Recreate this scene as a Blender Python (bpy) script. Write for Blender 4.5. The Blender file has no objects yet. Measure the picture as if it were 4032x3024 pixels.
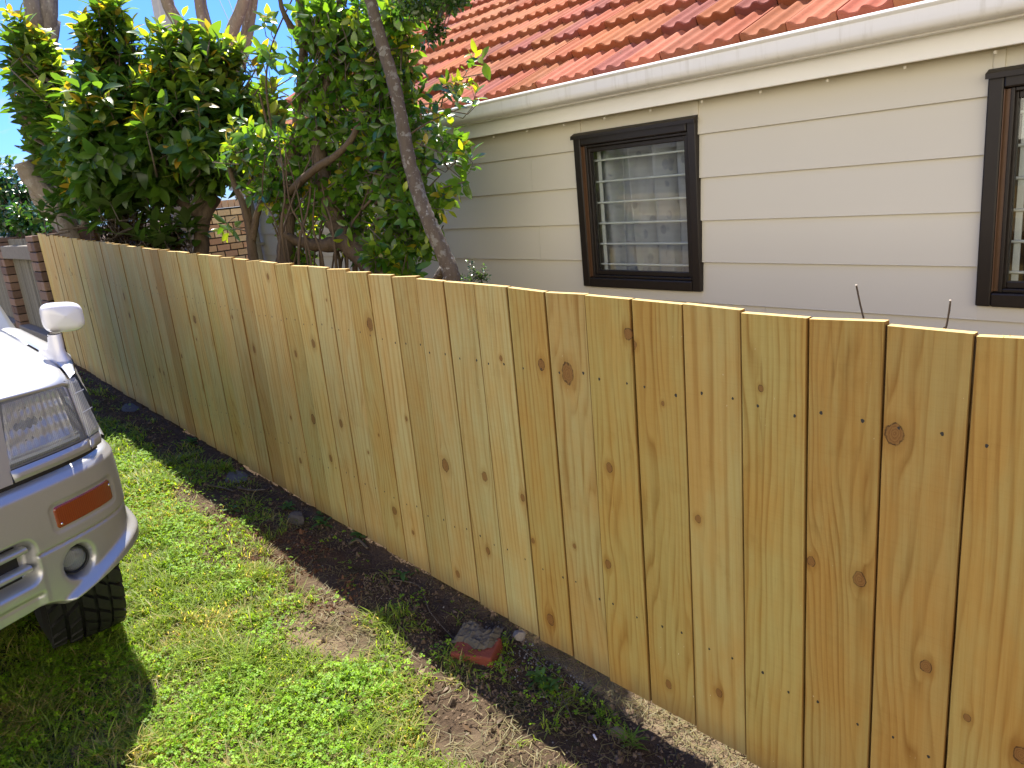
import bpy, math, random
import numpy as np
from mathutils import Vector, Matrix
random.seed(7); rng = np.random.default_rng(7)
R = math.radians
C = bpy.context.scene.collection
SC = bpy.context.scene

# ------------------------------------------------------------------ camera
CZ = 1.53
CR = np.array([[0.6643546, 0.7410485, -0.0973654], [-0.1294215, 0.2423595, 0.9615154], [-0.7361270, 0.6261860, -0.2569203]])
cam_d = bpy.data.cameras.new('camera'); cam = bpy.data.objects.new('camera', cam_d); C.objects.link(cam)
cam_d.sensor_width = 36.0; cam_d.lens = 36.0 * 3010.5 / 4032; cam_d.clip_start = 0.05; cam_d.clip_end = 600
cam.matrix_world = Matrix(((CR[0, 0], CR[1, 0], -CR[2, 0], 0), (CR[0, 1], CR[1, 1], -CR[2, 1], 0), (CR[0, 2], CR[1, 2], -CR[2, 2], CZ), (0, 0, 0, 1)))
SC.camera = cam
# ------------------------------------------------------------------ sun, sky, exposure
SUN = Vector((-0.50, 0.245, 1.0)).normalized()      # direction towards the sun
SUN_EL = math.asin(SUN.z); SUN_AZ = math.atan2(SUN.x, SUN.y)
w = bpy.data.worlds.new('World'); SC.world = w; w.use_nodes = True
wn = w.node_tree; wn.nodes.clear()
sky = wn.nodes.new('ShaderNodeTexSky'); sky.sky_type = 'NISHITA'; sky.sun_disc = False
sky.sun_elevation = SUN_EL; sky.sun_rotation = SUN_AZ; sky.air_density = 1.0; sky.dust_density = 0.6; sky.ozone_density = 1.6
tcw = wn.nodes.new('ShaderNodeTexCoord'); sepw = wn.nodes.new('ShaderNodeSeparateXYZ'); wn.links.new(tcw.outputs['Generated'], sepw.inputs[0])
def wmath(op, a, b=None, c=None, clamp=False):
    m = wn.nodes.new('ShaderNodeMath'); m.operation = op; m.use_clamp = clamp
    for i, v in enumerate((a, b, c)):
        if v is None: continue
        if isinstance(v, (int, float)): m.inputs[i].default_value = v
        else: wn.links.new(v, m.inputs[i])
    return m.outputs[0]
zz = wmath('ADD', wmath('MAXIMUM', sepw.outputs[2], 0.0), 0.12)
cv = wn.nodes.new('ShaderNodeCombineXYZ')
wn.links.new(wmath('DIVIDE', sepw.outputs[0], zz), cv.inputs[0]); wn.links.new(wmath('MULTIPLY', wmath('DIVIDE', sepw.outputs[1], zz), 1.5), cv.inputs[1])
cn = wn.nodes.new('ShaderNodeTexNoise'); cn.inputs['Scale'].default_value = 1.15; cn.inputs['Detail'].default_value = 7; cn.inputs['Roughness'].default_value = 0.62; cn.inputs['Distortion'].default_value = 0.5
wn.links.new(cv.outputs[0], cn.inputs['Vector'])
# clouds thicken towards the horizon, thin wisps above
low = wmath('MULTIPLY', wmath('SUBTRACT', 0.20, sepw.outputs[2]), 0.9)
back = wmath('MULTIPLY', wmath('ADD', wmath('ADD', wmath('MULTIPLY', sepw.outputs[0], .6), wmath('MULTIPLY', sepw.outputs[1], -.8)), .10), .9, clamp=True)   # unseen bright cloud added behind the camera as fill light
high = wmath('MULTIPLY', wmath('SUBTRACT', sepw.outputs[2], .45), 2.2, clamp=True)      # cloud veil added overhead, out of frame, to lift and neutralise the fill light
thick = wmath('MAXIMUM', back, high)
cl = wmath('MULTIPLY', wmath('SUBTRACT', wmath('ADD', wmath('ADD', cn.outputs[0], low), wmath('MULTIPLY', thick, .60)), 0.60), 3.6, clamp=True)
tint = wn.nodes.new('ShaderNodeMix'); tint.data_type = 'RGBA'; tint.blend_type = 'MULTIPLY'; tint.inputs[0].default_value = 1.0
wn.links.new(sky.outputs[0], tint.inputs[6]); tint.inputs[7].default_value = (.205, .385, .80, 1)
cb = wn.nodes.new('ShaderNodeMix'); cb.data_type = 'RGBA'; wn.links.new(wmath('ADD', wmath('MULTIPLY', back, .75), wmath('MULTIPLY', high, .25), clamp=True), cb.inputs[0]); cb.inputs[6].default_value = (2.7, 2.72, 2.72, 1); cb.inputs[7].default_value = (14.6, 12.9, 9.9, 1)
mixw = wn.nodes.new('ShaderNodeMix'); mixw.data_type = 'RGBA'
wn.links.new(cl, mixw.inputs[0]); wn.links.new(tint.outputs[2], mixw.inputs[6]); wn.links.new(cb.outputs[2], mixw.inputs[7])
bg = wn.nodes.new('ShaderNodeBackground'); bg.inputs[1].default_value = 0.12
wo = wn.nodes.new('ShaderNodeOutputWorld'); wn.links.new(mixw.outputs[2], bg.inputs[0]); wn.links.new(bg.outputs[0], wo.inputs[0])
sd = bpy.data.lights.new('sun', 'SUN'); sd.energy = 4.9; sd.angle = R(0.5); sd.color = (1.0, 0.94, 0.82)
so = bpy.data.objects.new('sun', sd); C.objects.link(so); so.rotation_euler = SUN.to_track_quat('Z', 'Y').to_euler()
SC.view_settings.view_transform = 'Standard'; SC.view_settings.look = 'None'; SC.view_settings.exposure = 1.5; SC.view_settings.gamma = 1.0
SC.cycles.max_bounces = 8; SC.cycles.transparent_max_bounces = 12; SC.cycles.use_denoising = True; SC.cycles.caustics_reflective = False; SC.cycles.caustics_refractive = False
SC.cycles.sample_clamp_indirect = 6.0

# ------------------------------------------------------------------ helpers
def ray(px, py):        # pixel of the 2212-wide photograph -> world direction from the camera
    s = 4032 / 2212.
    return np.array([(px * s - 2016) / 3010.5, -(py * s - 1512) / 3010.5, 1.0]) @ CR
def W(px, py, dist):
    r = ray(px, py); return Vector(r / np.linalg.norm(r) * dist) + Vector((0, 0, CZ))
def onY(px, py, y):
    r = ray(px, py); return Vector(r * y / r[1]) + Vector((0, 0, CZ))
S0 = -0.29826; FY = 1.4348; BW = 0.152
def gk(x):
    k = np.clip((S0 - np.asarray(x, float)) / BW / 50, -0.4, 1.3); return CZ - 1.4952 + 0.2171 * k + 0.0896 * k * k
def gh(x): return gk(x) - 0.03

class MB:
    def __init__(s): s.v = []; s.f = []; s.m = []; s.c = []; s.n = 0; s.has_c = False; s.ch = []
    def add(s, v, f, mat=0, col=None):
        v = np.asarray(v, float).reshape(-1, 3); s.v.append(v); s.ch.append((s.n, len(v), len(s.f), len(f)))
        s.f += [tuple(int(i) + s.n for i in q) for q in f]; s.m += [mat] * len(f)
        if col is not None: s.has_c = True
        s.c.append(np.tile(np.asarray(col if col is not None else (1, 1, 1), float), (len(v), 1)) if col is None or np.ndim(col) == 1 else np.asarray(col, float))
        s.n += len(v)
    def box(s, lo, hi, mat=0, col=None, M=None):
        x0, y0, z0 = lo; x1, y1, z1 = hi
        v = np.array([(x0, y0, z0), (x1, y0, z0), (x1, y1, z0), (x0, y1, z0), (x0, y0, z1), (x1, y0, z1), (x1, y1, z1), (x0, y1, z1)], float)
        if M is not None: v = np.array([M @ Vector(p) for p in v])
        s.add(v, [(0, 3, 2, 1), (4, 5, 6, 7), (0, 1, 5, 4), (1, 2, 6, 5), (2, 3, 7, 6), (3, 0, 4, 7)], mat, col)
    def grid(s, P, mat=0, col=None, closed=False, flip=False, keep=None):
        n, m = P.shape[:2]; f = []
        for i in range(n - 1):
            for j in range(m if closed else m - 1):
                if keep is not None and not keep[i, j]: continue
                a, b, c, d = i * m + j, i * m + (j + 1) % m, (i + 1) * m + (j + 1) % m, (i + 1) * m + j
                f.append((a, d, c, b) if flip else (a, b, c, d))
        s.add(P.reshape(-1, 3), f, mat, col)
    def tube(s, pts, rad, n=8, mat=0, cap=True, wob=0.0, col=None):
        pts = [np.array(p, float) for p in pts]; rad = list(rad) if hasattr(rad, '__len__') else [rad] * len(pts)
        u = None; rows = []
        for i, p in enumerate(pts):
            t = pts[min(i + 1, len(pts) - 1)] - pts[max(i - 1, 0)]; t = t / (np.linalg.norm(t) + 1e-9)
            if u is None:
                u = np.cross(t, (0.3, 0.2, 1)) if abs(t[2]) < 0.9 else np.cross(t, (1, 0.2, 0))
            u = u - t * (u @ t); u /= np.linalg.norm(u) + 1e-9; v = np.cross(t, u)
            a = np.arange(n) / n * 2 * math.pi
            rr = rad[i] * (1 + wob * (rng.random(n) - .5))
            rows.append(p + (np.cos(a) * rr)[:, None] * u + (np.sin(a) * rr)[:, None] * v)
        P = np.array(rows); s.grid(P, mat, col, closed=True)
        if cap:
            b = s.n - len(pts) * n
            s.f.append(tuple(b + i for i in range(n))[::-1]); s.m.append(mat)
            s.f.append(tuple(b + (len(pts) - 1) * n + i for i in range(n))); s.m.append(mat)
    def lathe(s, prof, center, axis='y', n=32, mat=0):
        rows = []
        for r, h in prof:
            a = np.arange(n) / n * 2 * math.pi
            if axis == 'y': rows.append(np.stack([center[0] + r * np.cos(a), np.full(n, center[1] + h), center[2] + r * np.sin(a)], 1))
            elif axis == 'x': rows.append(np.stack([np.full(n, center[0] + h), center[1] + r * np.cos(a), center[2] + r * np.sin(a)], 1))
            else: rows.append(np.stack([center[0] + r * np.cos(a), center[1] + r * np.sin(a), np.full(n, center[2] + h)], 1))
        s.grid(np.array(rows), mat, None, closed=True)
    def pair(s, yc, *a, **kw):       # the two sides of a thing become two objects
        out = []
        for side in (1, -1):
            q = MB()
            for (v0, nv, f0, nf), v, c in zip(s.ch, s.v, s.c):
                if (v[:, 1].mean() - yc) * side > 0: q.add(v, [[i - v0 for i in f] for f in s.f[f0:f0 + nf]], s.m[f0] if nf else 0, c if s.has_c else None)
            out.append(q.build(*a, **kw))
        return out
    def build(s, name, mats, parent=None, smooth=False, origin=None, sharp=None):
        me = bpy.data.meshes.new(name)
        V = np.concatenate(s.v) if s.v else np.zeros((0, 3))
        o = bpy.data.objects.new(name, me)
        if origin is not None: V = V - np.array(origin, float); o.location = origin
        ln = np.array([len(q) for q in s.f]); li = np.fromiter((i for q in s.f for i in q), int, ln.sum())
        me.vertices.add(len(V)); me.vertices.foreach_set('co', V.ravel().astype(np.float32))
        me.loops.add(len(li)); me.loops.foreach_set('vertex_index', li.astype(np.int32))
        me.polygons.add(len(ln)); me.polygons.foreach_set('loop_start', (np.cumsum(ln) - ln).astype(np.int32)); me.polygons.foreach_set('loop_total', ln.astype(np.int32))
        me.polygons.foreach_set('material_index', np.array(s.m, np.int32))
        me.update(calc_edges=True); me.validate()
        if s.has_c:
            ca = me.attributes.new('Col', 'FLOAT_COLOR', 'POINT'); cc = np.concatenate(s.c); cc = np.concatenate([cc, np.ones((len(cc), 1))], 1)
            ca.data.foreach_set('color', cc.ravel().astype(np.float32))
        for m in (mats if isinstance(mats, (list, tuple)) else [mats]): me.materials.append(m)
        me.polygons.foreach_set('use_smooth', np.full(len(ln), bool(smooth)))
        if smooth:
            if sharp: me.set_sharp_from_angle(angle=R(sharp))
        C.objects.link(o)
        if parent is not None: o.parent = parent
        return o
def bevel(o, wd=0.004, seg=2):
    b = o.modifiers.new('bevel', 'BEVEL'); b.width = wd; b.segments = seg; b.limit_method = 'ANGLE'; b.angle_limit = R(40); return o
def tag(o, label, cat, group=None, kind=None):
    if label: o['label'] = label
    if cat: o['category'] = cat
    if group: o['group'] = group
    if kind: o['kind'] = kind
    return o
def thing(name, label, cat, loc=(0, 0, 0), rz=0, group=None):
    o = bpy.data.objects.new(name, None); C.objects.link(o); o.location = loc; o.rotation_euler = (0, 0, rz); o.empty_display_size = .1
    return tag(o, label, cat, group)
def arr_mesh(name, V, F, col, mat, parent=None, smooth=True):
    """big foliage meshes: V (n,k,3) items, F faces of one item (quads), col (n,3)"""
    n, k = V.shape[:2]; F = np.array(F); nf = len(F)
    me = bpy.data.meshes.new(name); me.vertices.add(n * k); me.vertices.foreach_set('co', V.reshape(-1).astype(np.float32))
    idx = (F[None] + (np.arange(n) * k)[:, None, None]).reshape(-1)
    me.loops.add(len(idx)); me.loops.foreach_set('vertex_index', idx.astype(np.int32))
    me.polygons.add(n * nf); me.polygons.foreach_set('loop_start', (np.arange(n * nf) * F.shape[1]).astype(np.int32)); me.polygons.foreach_set('loop_total', np.full(n * nf, F.shape[1], np.int32))
    me.polygons.foreach_set('use_smooth', np.full(n * nf, bool(smooth)))
    me.update(calc_edges=True)
    ca = me.attributes.new('Col', 'FLOAT_COLOR', 'POINT'); cc = np.ones((n, k, 4), np.float32); cc[:, :, :3] = col if col.ndim == 3 else col[:, None, :]
    ca.data.foreach_set('color', cc.ravel()); me.materials.append(mat)
    o = bpy.data.objects.new(name, me); C.objects.link(o)
    if parent is not None: o.parent = parent
    return o

# ------------------------------------------------------------------ materials
class G:
    def __init__(s, name):
        s.m = bpy.data.materials.new(name); s.m.use_nodes = True; s.t = s.m.node_tree; s.t.nodes.clear()
        s.out = s.n('ShaderNodeOutputMaterial')
    def n(s, t, **kw):
        o = s.t.nodes.new(t)
        for k, v in kw.items(): setattr(o, k, v)
        return o
    def put(s, sock, v):
        if v is None: return
        if hasattr(v, 'is_linked') and hasattr(v, 'node'): s.t.links.new(v, sock)
        else:
            if sock.type == 'RGBA' and len(v) == 3: v = (*v, 1)
            sock.default_value = v
    def math(s, op, a, b=None, c=None, clamp=False):
        m = s.n('ShaderNodeMath', operation=op, use_clamp=clamp)
        for i, v in enumerate((a, b, c)): s.put(m.inputs[i], v)
        return m.outputs[0]
    def vec(s, x=0., y=0., z=0.):
        c = s.n('ShaderNodeCombineXYZ')
        for i, v in enumerate((x, y, z)): s.put(c.inputs[i], v)
        return c.outputs[0]
    def sep(s, v):
        c = s.n('ShaderNodeSeparateXYZ'); s.put(c.inputs[0], v); return c.outputs
    def noise(s, v, scale=5., detail=3., rough=.55, dist=0.):
        c = s.n('ShaderNodeTexNoise'); s.put(c.inputs['Vector'], v); s.put(c.inputs['Scale'], scale); s.put(c.inputs['Detail'], detail); s.put(c.inputs['Roughness'], rough); s.put(c.inputs['Distortion'], dist); return c.outputs[0]
    def mapv(s, v, scale=(1, 1, 1), loc=(0, 0, 0), rot=(0, 0, 0)):
        c = s.n('ShaderNodeMapping'); s.put(c.inputs[0], v); c.inputs['Scale'].default_value = scale; c.inputs['Location'].default_value = loc; c.inputs['Rotation'].default_value = rot; return c.outputs[0]
    def mix(s, f, a, b, mode='MIX'):
        c = s.n('ShaderNodeMix', data_type='RGBA', blend_type=mode); s.put(c.inputs[0], f); s.put(c.inputs[6], a); s.put(c.inputs[7], b); return c.outputs[2]
    def ramp(s, f, pts):
        c = s.n('ShaderNodeValToRGB'); s.put(c.inputs[0], f); e = c.color_ramp.elements
        while len(e) < len(pts): e.new(.5)
        for q, (p, col) in zip(e, pts): q.position = p; q.color = (*col, 1) if len(col) == 3 else col
        return c.outputs[0]
    def smooth(s, v, a, b):
        c = s.n('ShaderNodeMapRange', interpolation_type='SMOOTHSTEP'); s.put(c.inputs[0], v); s.put(c.inputs[1], a); s.put(c.inputs[2], b); return c.outputs[0]
    def schlick(s, f0=.045, nrm=None, gain=1.):
        lw = s.n('ShaderNodeLayerWeight'); lw.inputs['Blend'].default_value = .5
        if nrm is not None: s.put(lw.inputs['Normal'], nrm)
        p = s.math('POWER', lw.outputs['Facing'], 4.6); return s.math('MULTIPLY', s.math('ADD', s.math('MULTIPLY', p, 1 - f0), f0), gain, clamp=True)
    def oc(s): return s.n('ShaderNodeTexCoord').outputs['Object']
    def attr(s, name, kind='GEOMETRY', out='Vector'): return s.n('ShaderNodeAttribute', attribute_name=name, attribute_type=kind).outputs[out]
    def bump(s, h, strength=.3, dist=.01):
        c = s.n('ShaderNodeBump'); s.put(c.inputs['Height'], h); c.inputs['Strength'].default_value = strength; c.inputs['Distance'].default_value = dist; return c.outputs[0]
    def pbr(s, col, rough=.6, metal=0., spec=.5, bump=None, **kw):
        b = s.n('ShaderNodeBsdfPrincipled'); s.put(b.inputs['Base Color'], col); s.put(b.inputs['Roughness'], rough); s.put(b.inputs['Metallic'], metal); s.put(b.inputs['Specular IOR Level'], spec)
        if bump is not None: s.put(b.inputs['Normal'], bump)
        for k, v in kw.items(): s.put(b.inputs[k.replace('_', ' ')], v)
        return b.outputs[0]
    def done(s, sh): s.t.links.new(sh, s.out.inputs[0]); return s.m
def simple(name, col, rough=.6, metal=0., spec=.5, var=.12, scale=20., bump=.15, bd=.003, **kw):
    g = G(name); o = g.oc(); n = g.noise(o, scale, 5, .6)
    c = g.mix(n, tuple(x * (1 - var) for x in col), tuple(min(1, x * (1 + var)) for x in col))
    return g.done(g.pbr(c, rough, metal, spec, g.bump(g.noise(o, scale * 6, 4), bump, bd) if bump else None, **kw))

def wood_new():
    g = G('treated_pine'); P = g.sep(g.oc()); x, z = P[0], P[2]
    gr = g.sep(g.attr('gr', 'OBJECT')); seed, freq, amp = gr[0], gr[1], gr[2]
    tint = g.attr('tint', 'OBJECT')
    psi = x; kmask = None; halo = None; kd = None
    for i in (1, 2, 3):
        k = g.sep(g.attr('k%d' % i, 'OBJECT')); kr = k[2]
        dx = g.math('SUBTRACT', x, k[0]); dz = g.math('SUBTRACT', z, k[1]); dzs = g.math('MULTIPLY', dz, .42)
        R2 = g.math('MULTIPLY', g.math('MULTIPLY', kr, kr), 2.0)
        r2 = g.math('ADD', g.math('MULTIPLY', dx, dx), g.math('MULTIPLY', dzs, dzs))
        rat = g.math('DIVIDE', R2, g.math('ADD', g.math('MAXIMUM', r2, R2), 1e-6))
        psi = g.math('SUBTRACT', psi, g.math('MULTIPLY', dx, rat))
        wob = g.math('MULTIPLY', g.math('SUBTRACT', g.noise(g.vec(g.math('MULTIPLY', x, 85.), seed, g.math('MULTIPLY', z, 60.)), 1., 3.), .5), .75)
        dzk = g.math('MULTIPLY', dz, .78)
        rt = g.math('SQRT', g.math('ADD', g.math('MULTIPLY', dx, dx), g.math('MULTIPLY', dzk, dzk)))
        rel = g.math('ADD', g.math('DIVIDE', rt, g.math('ADD', kr, 1e-5)), wob)
        km = g.math('MULTIPLY', g.smooth(rel, 1.12, .80), .80); hl = g.math('MULTIPLY', g.smooth(rel, 2.8, 1.0), .45)
        rim = g.smooth(g.math('ABSOLUTE', g.math('SUBTRACT', rel, .98)), .16, .02)
        kmask = km if kmask is None else g.math('MAXIMUM', kmask, km); halo = hl if halo is None else g.math('MAXIMUM', halo, hl)
        kd = rim if kd is None else g.math('MAXIMUM', kd, rim)
        kring = rel if i == 1 else g.math('MINIMUM', kring, rel)
    n1 = g.noise(g.vec(g.math('MULTIPLY', x, 7.), seed, g.math('MULTIPLY', z, 1.1)), 1., 2., .5)
    n2 = g.noise(g.vec(g.math('MULTIPLY', x, 40.), seed, g.math('MULTIPLY', z, 2.5)), 1., 2., .5)
    psi = g.math('ADD', psi, g.math('MULTIPLY', g.math('SUBTRACT', n1, .5), amp))
    psi = g.math('ADD', psi, g.math('MULTIPLY', g.math('SUBTRACT', n2, .5), .006))
    fr = g.math('FRACT', g.math('MULTIPLY', psi, freq))
    ring = g.ramp(fr, [(0., (.04,) * 3), (.45, (.12,) * 3), (.74, (.75,) * 3), (.84, (1,) * 3), (.93, (.35,) * 3), (1., (.04,) * 3)])
    fib = g.noise(g.vec(g.math('MULTIPLY', x, 420.), seed, g.math('MULTIPLY', z, 9.)), 1., 3., .7)
    fib2 = g.noise(g.vec(g.math('MULTIPLY', x, 90.), seed, g.math('MULTIPLY', z, 1.6)), 1., 3., .6)
    blot = g.noise(g.vec(g.math('MULTIPLY', x, 9.), seed, g.math('MULTIPLY', z, 3.)), 1., 4., .6)
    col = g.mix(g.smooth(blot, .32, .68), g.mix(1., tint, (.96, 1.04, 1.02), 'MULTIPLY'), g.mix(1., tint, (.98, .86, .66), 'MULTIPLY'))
    rstr = g.math('MULTIPLY', ring, g.math('ADD', .20, g.math('MULTIPLY', g.smooth(n2, .30, .75), .62)))
    col = g.mix(rstr, col, g.mix(1., col, (.60, .45, .27), 'MULTIPLY'))
    col = g.mix(g.math('MULTIPLY', g.smooth(fib2, .42, .72), .5), col, g.mix(1., col, (.80, .68, .48), 'MULTIPLY'))
    col = g.mix(g.math('MULTIPLY', g.smooth(fib, .35, .7), .3), col, g.mix(1., col, (.82, .77, .66), 'MULTIPLY'))
    col = g.mix(halo, col, g.mix(1., col, (.68, .50, .30), 'MULTIPLY'))
    saw = g.noise(g.vec(g.math('MULTIPLY', x, 5.), seed, g.math('MULTIPLY', z, 260.)), 1., 3., .7)
    col = g.mix(g.math('MULTIPLY', g.smooth(saw, .45, .75), .22), col, g.mix(1., col, (.80, .76, .70), 'MULTIPLY'))
    sta = g.noise(g.vec(g.math('MULTIPLY', x, 11.), g.math('ADD', seed, 17.), g.math('MULTIPLY', z, 7.)), 1., 5., .65)
    col = g.mix(g.math('MULTIPLY', g.smooth(sta, .56, .74), .40), col, g.mix(1., col, (.74, .68, .58), 'MULTIPLY'))
    # dark streaks and small pale resin flecks
    st = g.noise(g.vec(g.math('MULTIPLY', x, 55.), g.math('ADD', seed, 9.), g.math('MULTIPLY', z, 4.)), 1., 3., .6)
    col = g.mix(g.math('MULTIPLY', g.smooth(st, .66, .78), .55), col, g.mix(1., col, (.52, .38, .24), 'MULTIPLY'))
    fl = g.noise(g.vec(g.math('MULTIPLY', x, 260.), g.math('ADD', seed, 3.), g.math('MULTIPLY', z, 95.)), 1., 1., .5)
    fl2 = g.noise(g.vec(g.math('MULTIPLY', x, 14.), g.math('ADD', seed, 5.), g.math('MULTIPLY', z, 5.)), 1., 1., .5)
    col = g.mix(g.math('MULTIPLY', g.smooth(fl, .77, .82), g.smooth(fl2, .56, .66)), col, (.66, .56, .36))
    # muddy splash near the ground
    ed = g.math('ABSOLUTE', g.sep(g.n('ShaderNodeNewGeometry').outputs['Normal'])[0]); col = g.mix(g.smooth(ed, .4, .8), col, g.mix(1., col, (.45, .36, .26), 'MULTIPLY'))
    mud = g.math('MULTIPLY', g.smooth(g.math('ADD', z, g.math('MULTIPLY', blot, .10)), .15, .015), .60)
    col = g.mix(mud, col, (.13, .085, .045))
    kr2 = g.math('FRACT', g.math('MULTIPLY', kring, 3.3))
    kc = g.mix(kr2, (.13, .052, .014), (.25, .118, .036))
    col = g.mix(kmask, col, kc); col = g.mix(g.math('MULTIPLY', kd, g.math('ADD', .30, g.math('MULTIPLY', g.smooth(fib2, .35, .6), .65))), col, (.055, .025, .010))
    h = g.math('ADD', g.math('MULTIPLY', fib, .5), g.math('MULTIPLY', ring, .35))
    return g.done(g.pbr(col, .72, 0, .25, g.bump(g.math('ADD', h, g.math('MULTIPLY', saw, .5)), .45, .0014)))
WOOD = wood_new()
HOLE = simple('nail_steel', (.035, .030, .027), .6, .2, .5, .3, 300, 0)
ENDW = simple('sawn_end_grain', (.52, .37, .15), .8, 0, .2, .15, 220, .3, .002)

def siding_mat():
    g = G('cream_paint'); o = g.oc(); n = g.noise(o, 1.3, 4); n2 = g.noise(g.mapv(o, (60, 60, 6)), 1., 4, .6); sp = g.noise(o, 160., 2)
    z = g.sep(o)[2]
    top_tone = g.math('MULTIPLY', g.smooth(g.math('ADD', z, g.math('MULTIPLY', g.math('SUBTRACT', n, .5), .12)), 1.66, 1.83), .55)  # wall colour turns darker and yellower towards the top
    c = g.mix(n, (.57, .548, .465), (.61, .588, .505)); c = g.mix(top_tone, c, (.50, .45, .31))
    c = g.mix(g.math('MULTIPLY', g.smooth(sp, .72, .78), .35), c, (.42, .38, .32))
    return g.done(g.pbr(c, .5, 0, .4, g.bump(n2, .06, .002)))
SIDING = siding_mat()
def gutter_mat():
    g = G('white_gutter_paint'); o = g.oc(); st = g.noise(g.mapv(o, (26, 26, 2.0)), 1., 4, .65); n = g.noise(o, 2.2, 5, .65)
    f = g.math('MULTIPLY', g.smooth(st, .50, .74), .45); c = g.mix(f, (.80, .80, .77), (.55, .53, .46)); c = g.mix(g.math('MULTIPLY', g.smooth(n, .5, .8), .35), c, (.52, .52, .44))
    return g.done(g.pbr(c, .35, 0, .5))
GUTTER = gutter_mat(); FASCIA = simple('white_fascia_paint', (.82, .82, .79), .4, 0, .5, .06, 5, .04)
def tile_mat():
    g = G('terracotta'); o = g.oc(); a = g.attr('Col', 'GEOMETRY', 'Color'); n = g.noise(o, 14., 6, .65); n2 = g.noise(o, 60., 4, .7); n3 = g.noise(o, 3., 4, .6)
    c = g.mix(1., a, g.mix(n, (.72, .66, .60), (1.2, 1.2, 1.2)), 'MULTIPLY')
    c = g.mix(g.math('MULTIPLY', g.smooth(n2, .55, .75), .35), c, (.16, .09, .06)); c = g.mix(g.math('MULTIPLY', g.smooth(n3, .52, .72), .22), c, (.36, .21, .15))
    c = g.mix(g.math('MULTIPLY', g.smooth(g.noise(o, 33., 5, .7), .62, .70), .5), c, (.07, .06, .045))
    return g.done(g.pbr(c, .85, 0, .10, g.bump(n2, .35, .004)))
TILE = tile_mat()
BRONZE = simple('dark_bronze_aluminium', (.014, .010, .008), .42, .1, .4, .3, 40, .03)
BRONZE2 = simple('brown_reveal', (.10, .052, .026), .45, .1, .5, .2, 30, .03)
RUBBER = simple('black_rubber', (.012, .012, .012), .6, 0, .4, .3, 60, .1)
def glass_mat(name='window_glass', tint=(.92, .95, .95), gl=1.0):
    g = G(name); t = g.n('ShaderNodeBsdfTransparent'); t.inputs[0].default_value = (*tint, 1); q = g.n('ShaderNodeBsdfGlossy'); q.inputs['Roughness'].default_value = .015
    q.inputs['Color'].default_value = (gl, gl, gl, 1)
    m = g.n('ShaderNodeMixShader'); g.t.links.new(g.schlick(.045, None, 1.25), m.inputs[0]); g.t.links.new(t.outputs[0], m.inputs[1]); g.t.links.new(q.outputs[0], m.inputs[2])
    return g.done(m.outputs[0])
GLASS = glass_mat()
WHITEBAR = simple('white_bar_enamel', (.62, .62, .60), .4, 0, .5, .1, 60, 0)
def curtain_mat():
    g = G('net_curtain'); o = g.oc(); zz_ = g.sep(o)[2]
    wv = g.n('ShaderNodeTexWave'); g.put(wv.inputs[0], o); wv.bands_direction = 'Z'; wv.inputs['Scale'].default_value = 9; wv.inputs['Distortion'].default_value = .5
    vor = g.n('ShaderNodeTexVoronoi'); g.put(vor.inputs['Vector'], g.mapv(o, (16, 16, 11))); vor.inputs['Scale'].default_value = 1.
    fl = g.math('MULTIPLY', g.smooth(vor.outputs['Distance'], .34, .26), g.smooth(g.noise(o, 7., 2), .48, .56))
    c = g.mix(fl, (.52, .52, .57), (.36, .37, .44)); c = g.mix(g.math('MULTIPLY', wv.outputs[1], .12), c, (.72, .72, .76))
    b = g.n('ShaderNodeBsdfTranslucent'); g.put(b.inputs[0], c); d = g.n('ShaderNodeBsdfDiffuse'); g.put(d.inputs[0], c)
    m = g.n('ShaderNodeMixShader'); m.inputs[0].default_value = .35; g.t.links.new(d.outputs[0], m.inputs[1]); g.t.links.new(b.outputs[0], m.inputs[2]); return g.done(m.outputs[0])
CURTAIN = curtain_mat()
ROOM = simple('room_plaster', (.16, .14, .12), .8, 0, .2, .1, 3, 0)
def ground_mat():
    g = G('soil_and_thatch'); o = g.oc(); a = g.attr('Col', 'GEOMETRY', 'Color'); m = g.sep(a)
    n = g.noise(o, 9., 6, .65); nf = g.noise(o, 90., 5, .7); n3 = g.noise(o, 2.2, 4, .6)
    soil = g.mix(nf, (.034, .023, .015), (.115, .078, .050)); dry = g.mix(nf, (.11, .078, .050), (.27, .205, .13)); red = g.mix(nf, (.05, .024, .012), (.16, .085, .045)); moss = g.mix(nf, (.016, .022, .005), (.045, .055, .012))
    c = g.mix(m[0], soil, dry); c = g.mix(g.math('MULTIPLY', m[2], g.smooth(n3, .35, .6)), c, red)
    c = g.mix(g.math('MULTIPLY', m[1], g.smooth(n, .42, .56)), c, moss)
    hh = g.math('ADD', nf, g.math('MULTIPLY', g.noise(o, 30., 5, .7), 1.5))
    return g.done(g.pbr(c, .95, 0, .15, g.bump(hh, .9, .012)))
GROUND = ground_mat()
def leaf_mat(name, trans=.35, rough=.34, tb=1.6, spec=.5):
    g = G(name); a = g.attr('Col', 'GEOMETRY', 'Color'); o = g.oc(); n = g.noise(o, 60., 2); geo = g.n('ShaderNodeNewGeometry')
    c = g.mix(1., a, g.mix(n, (.8, .82, .8), (1.15, 1.12, 1.1)), 'MULTIPLY')
    c = g.mix(geo.outputs['Backfacing'], c, g.mix(.45, c, (.13, .155, .055)))
    p = g.pbr(c, rough, 0, spec); t = g.n('ShaderNodeBsdfTranslucent'); g.put(t.inputs[0], g.mix(1., a, (tb * 1.25, tb * 1.15, tb * .45), 'MULTIPLY'))
    m = g.n('ShaderNodeMixShader'); m.inputs[0].default_value = trans; g.t.links.new(p, m.inputs[1]); g.t.links.new(t.outputs[0], m.inputs[2]); return g.done(m.outputs[0])
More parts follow.
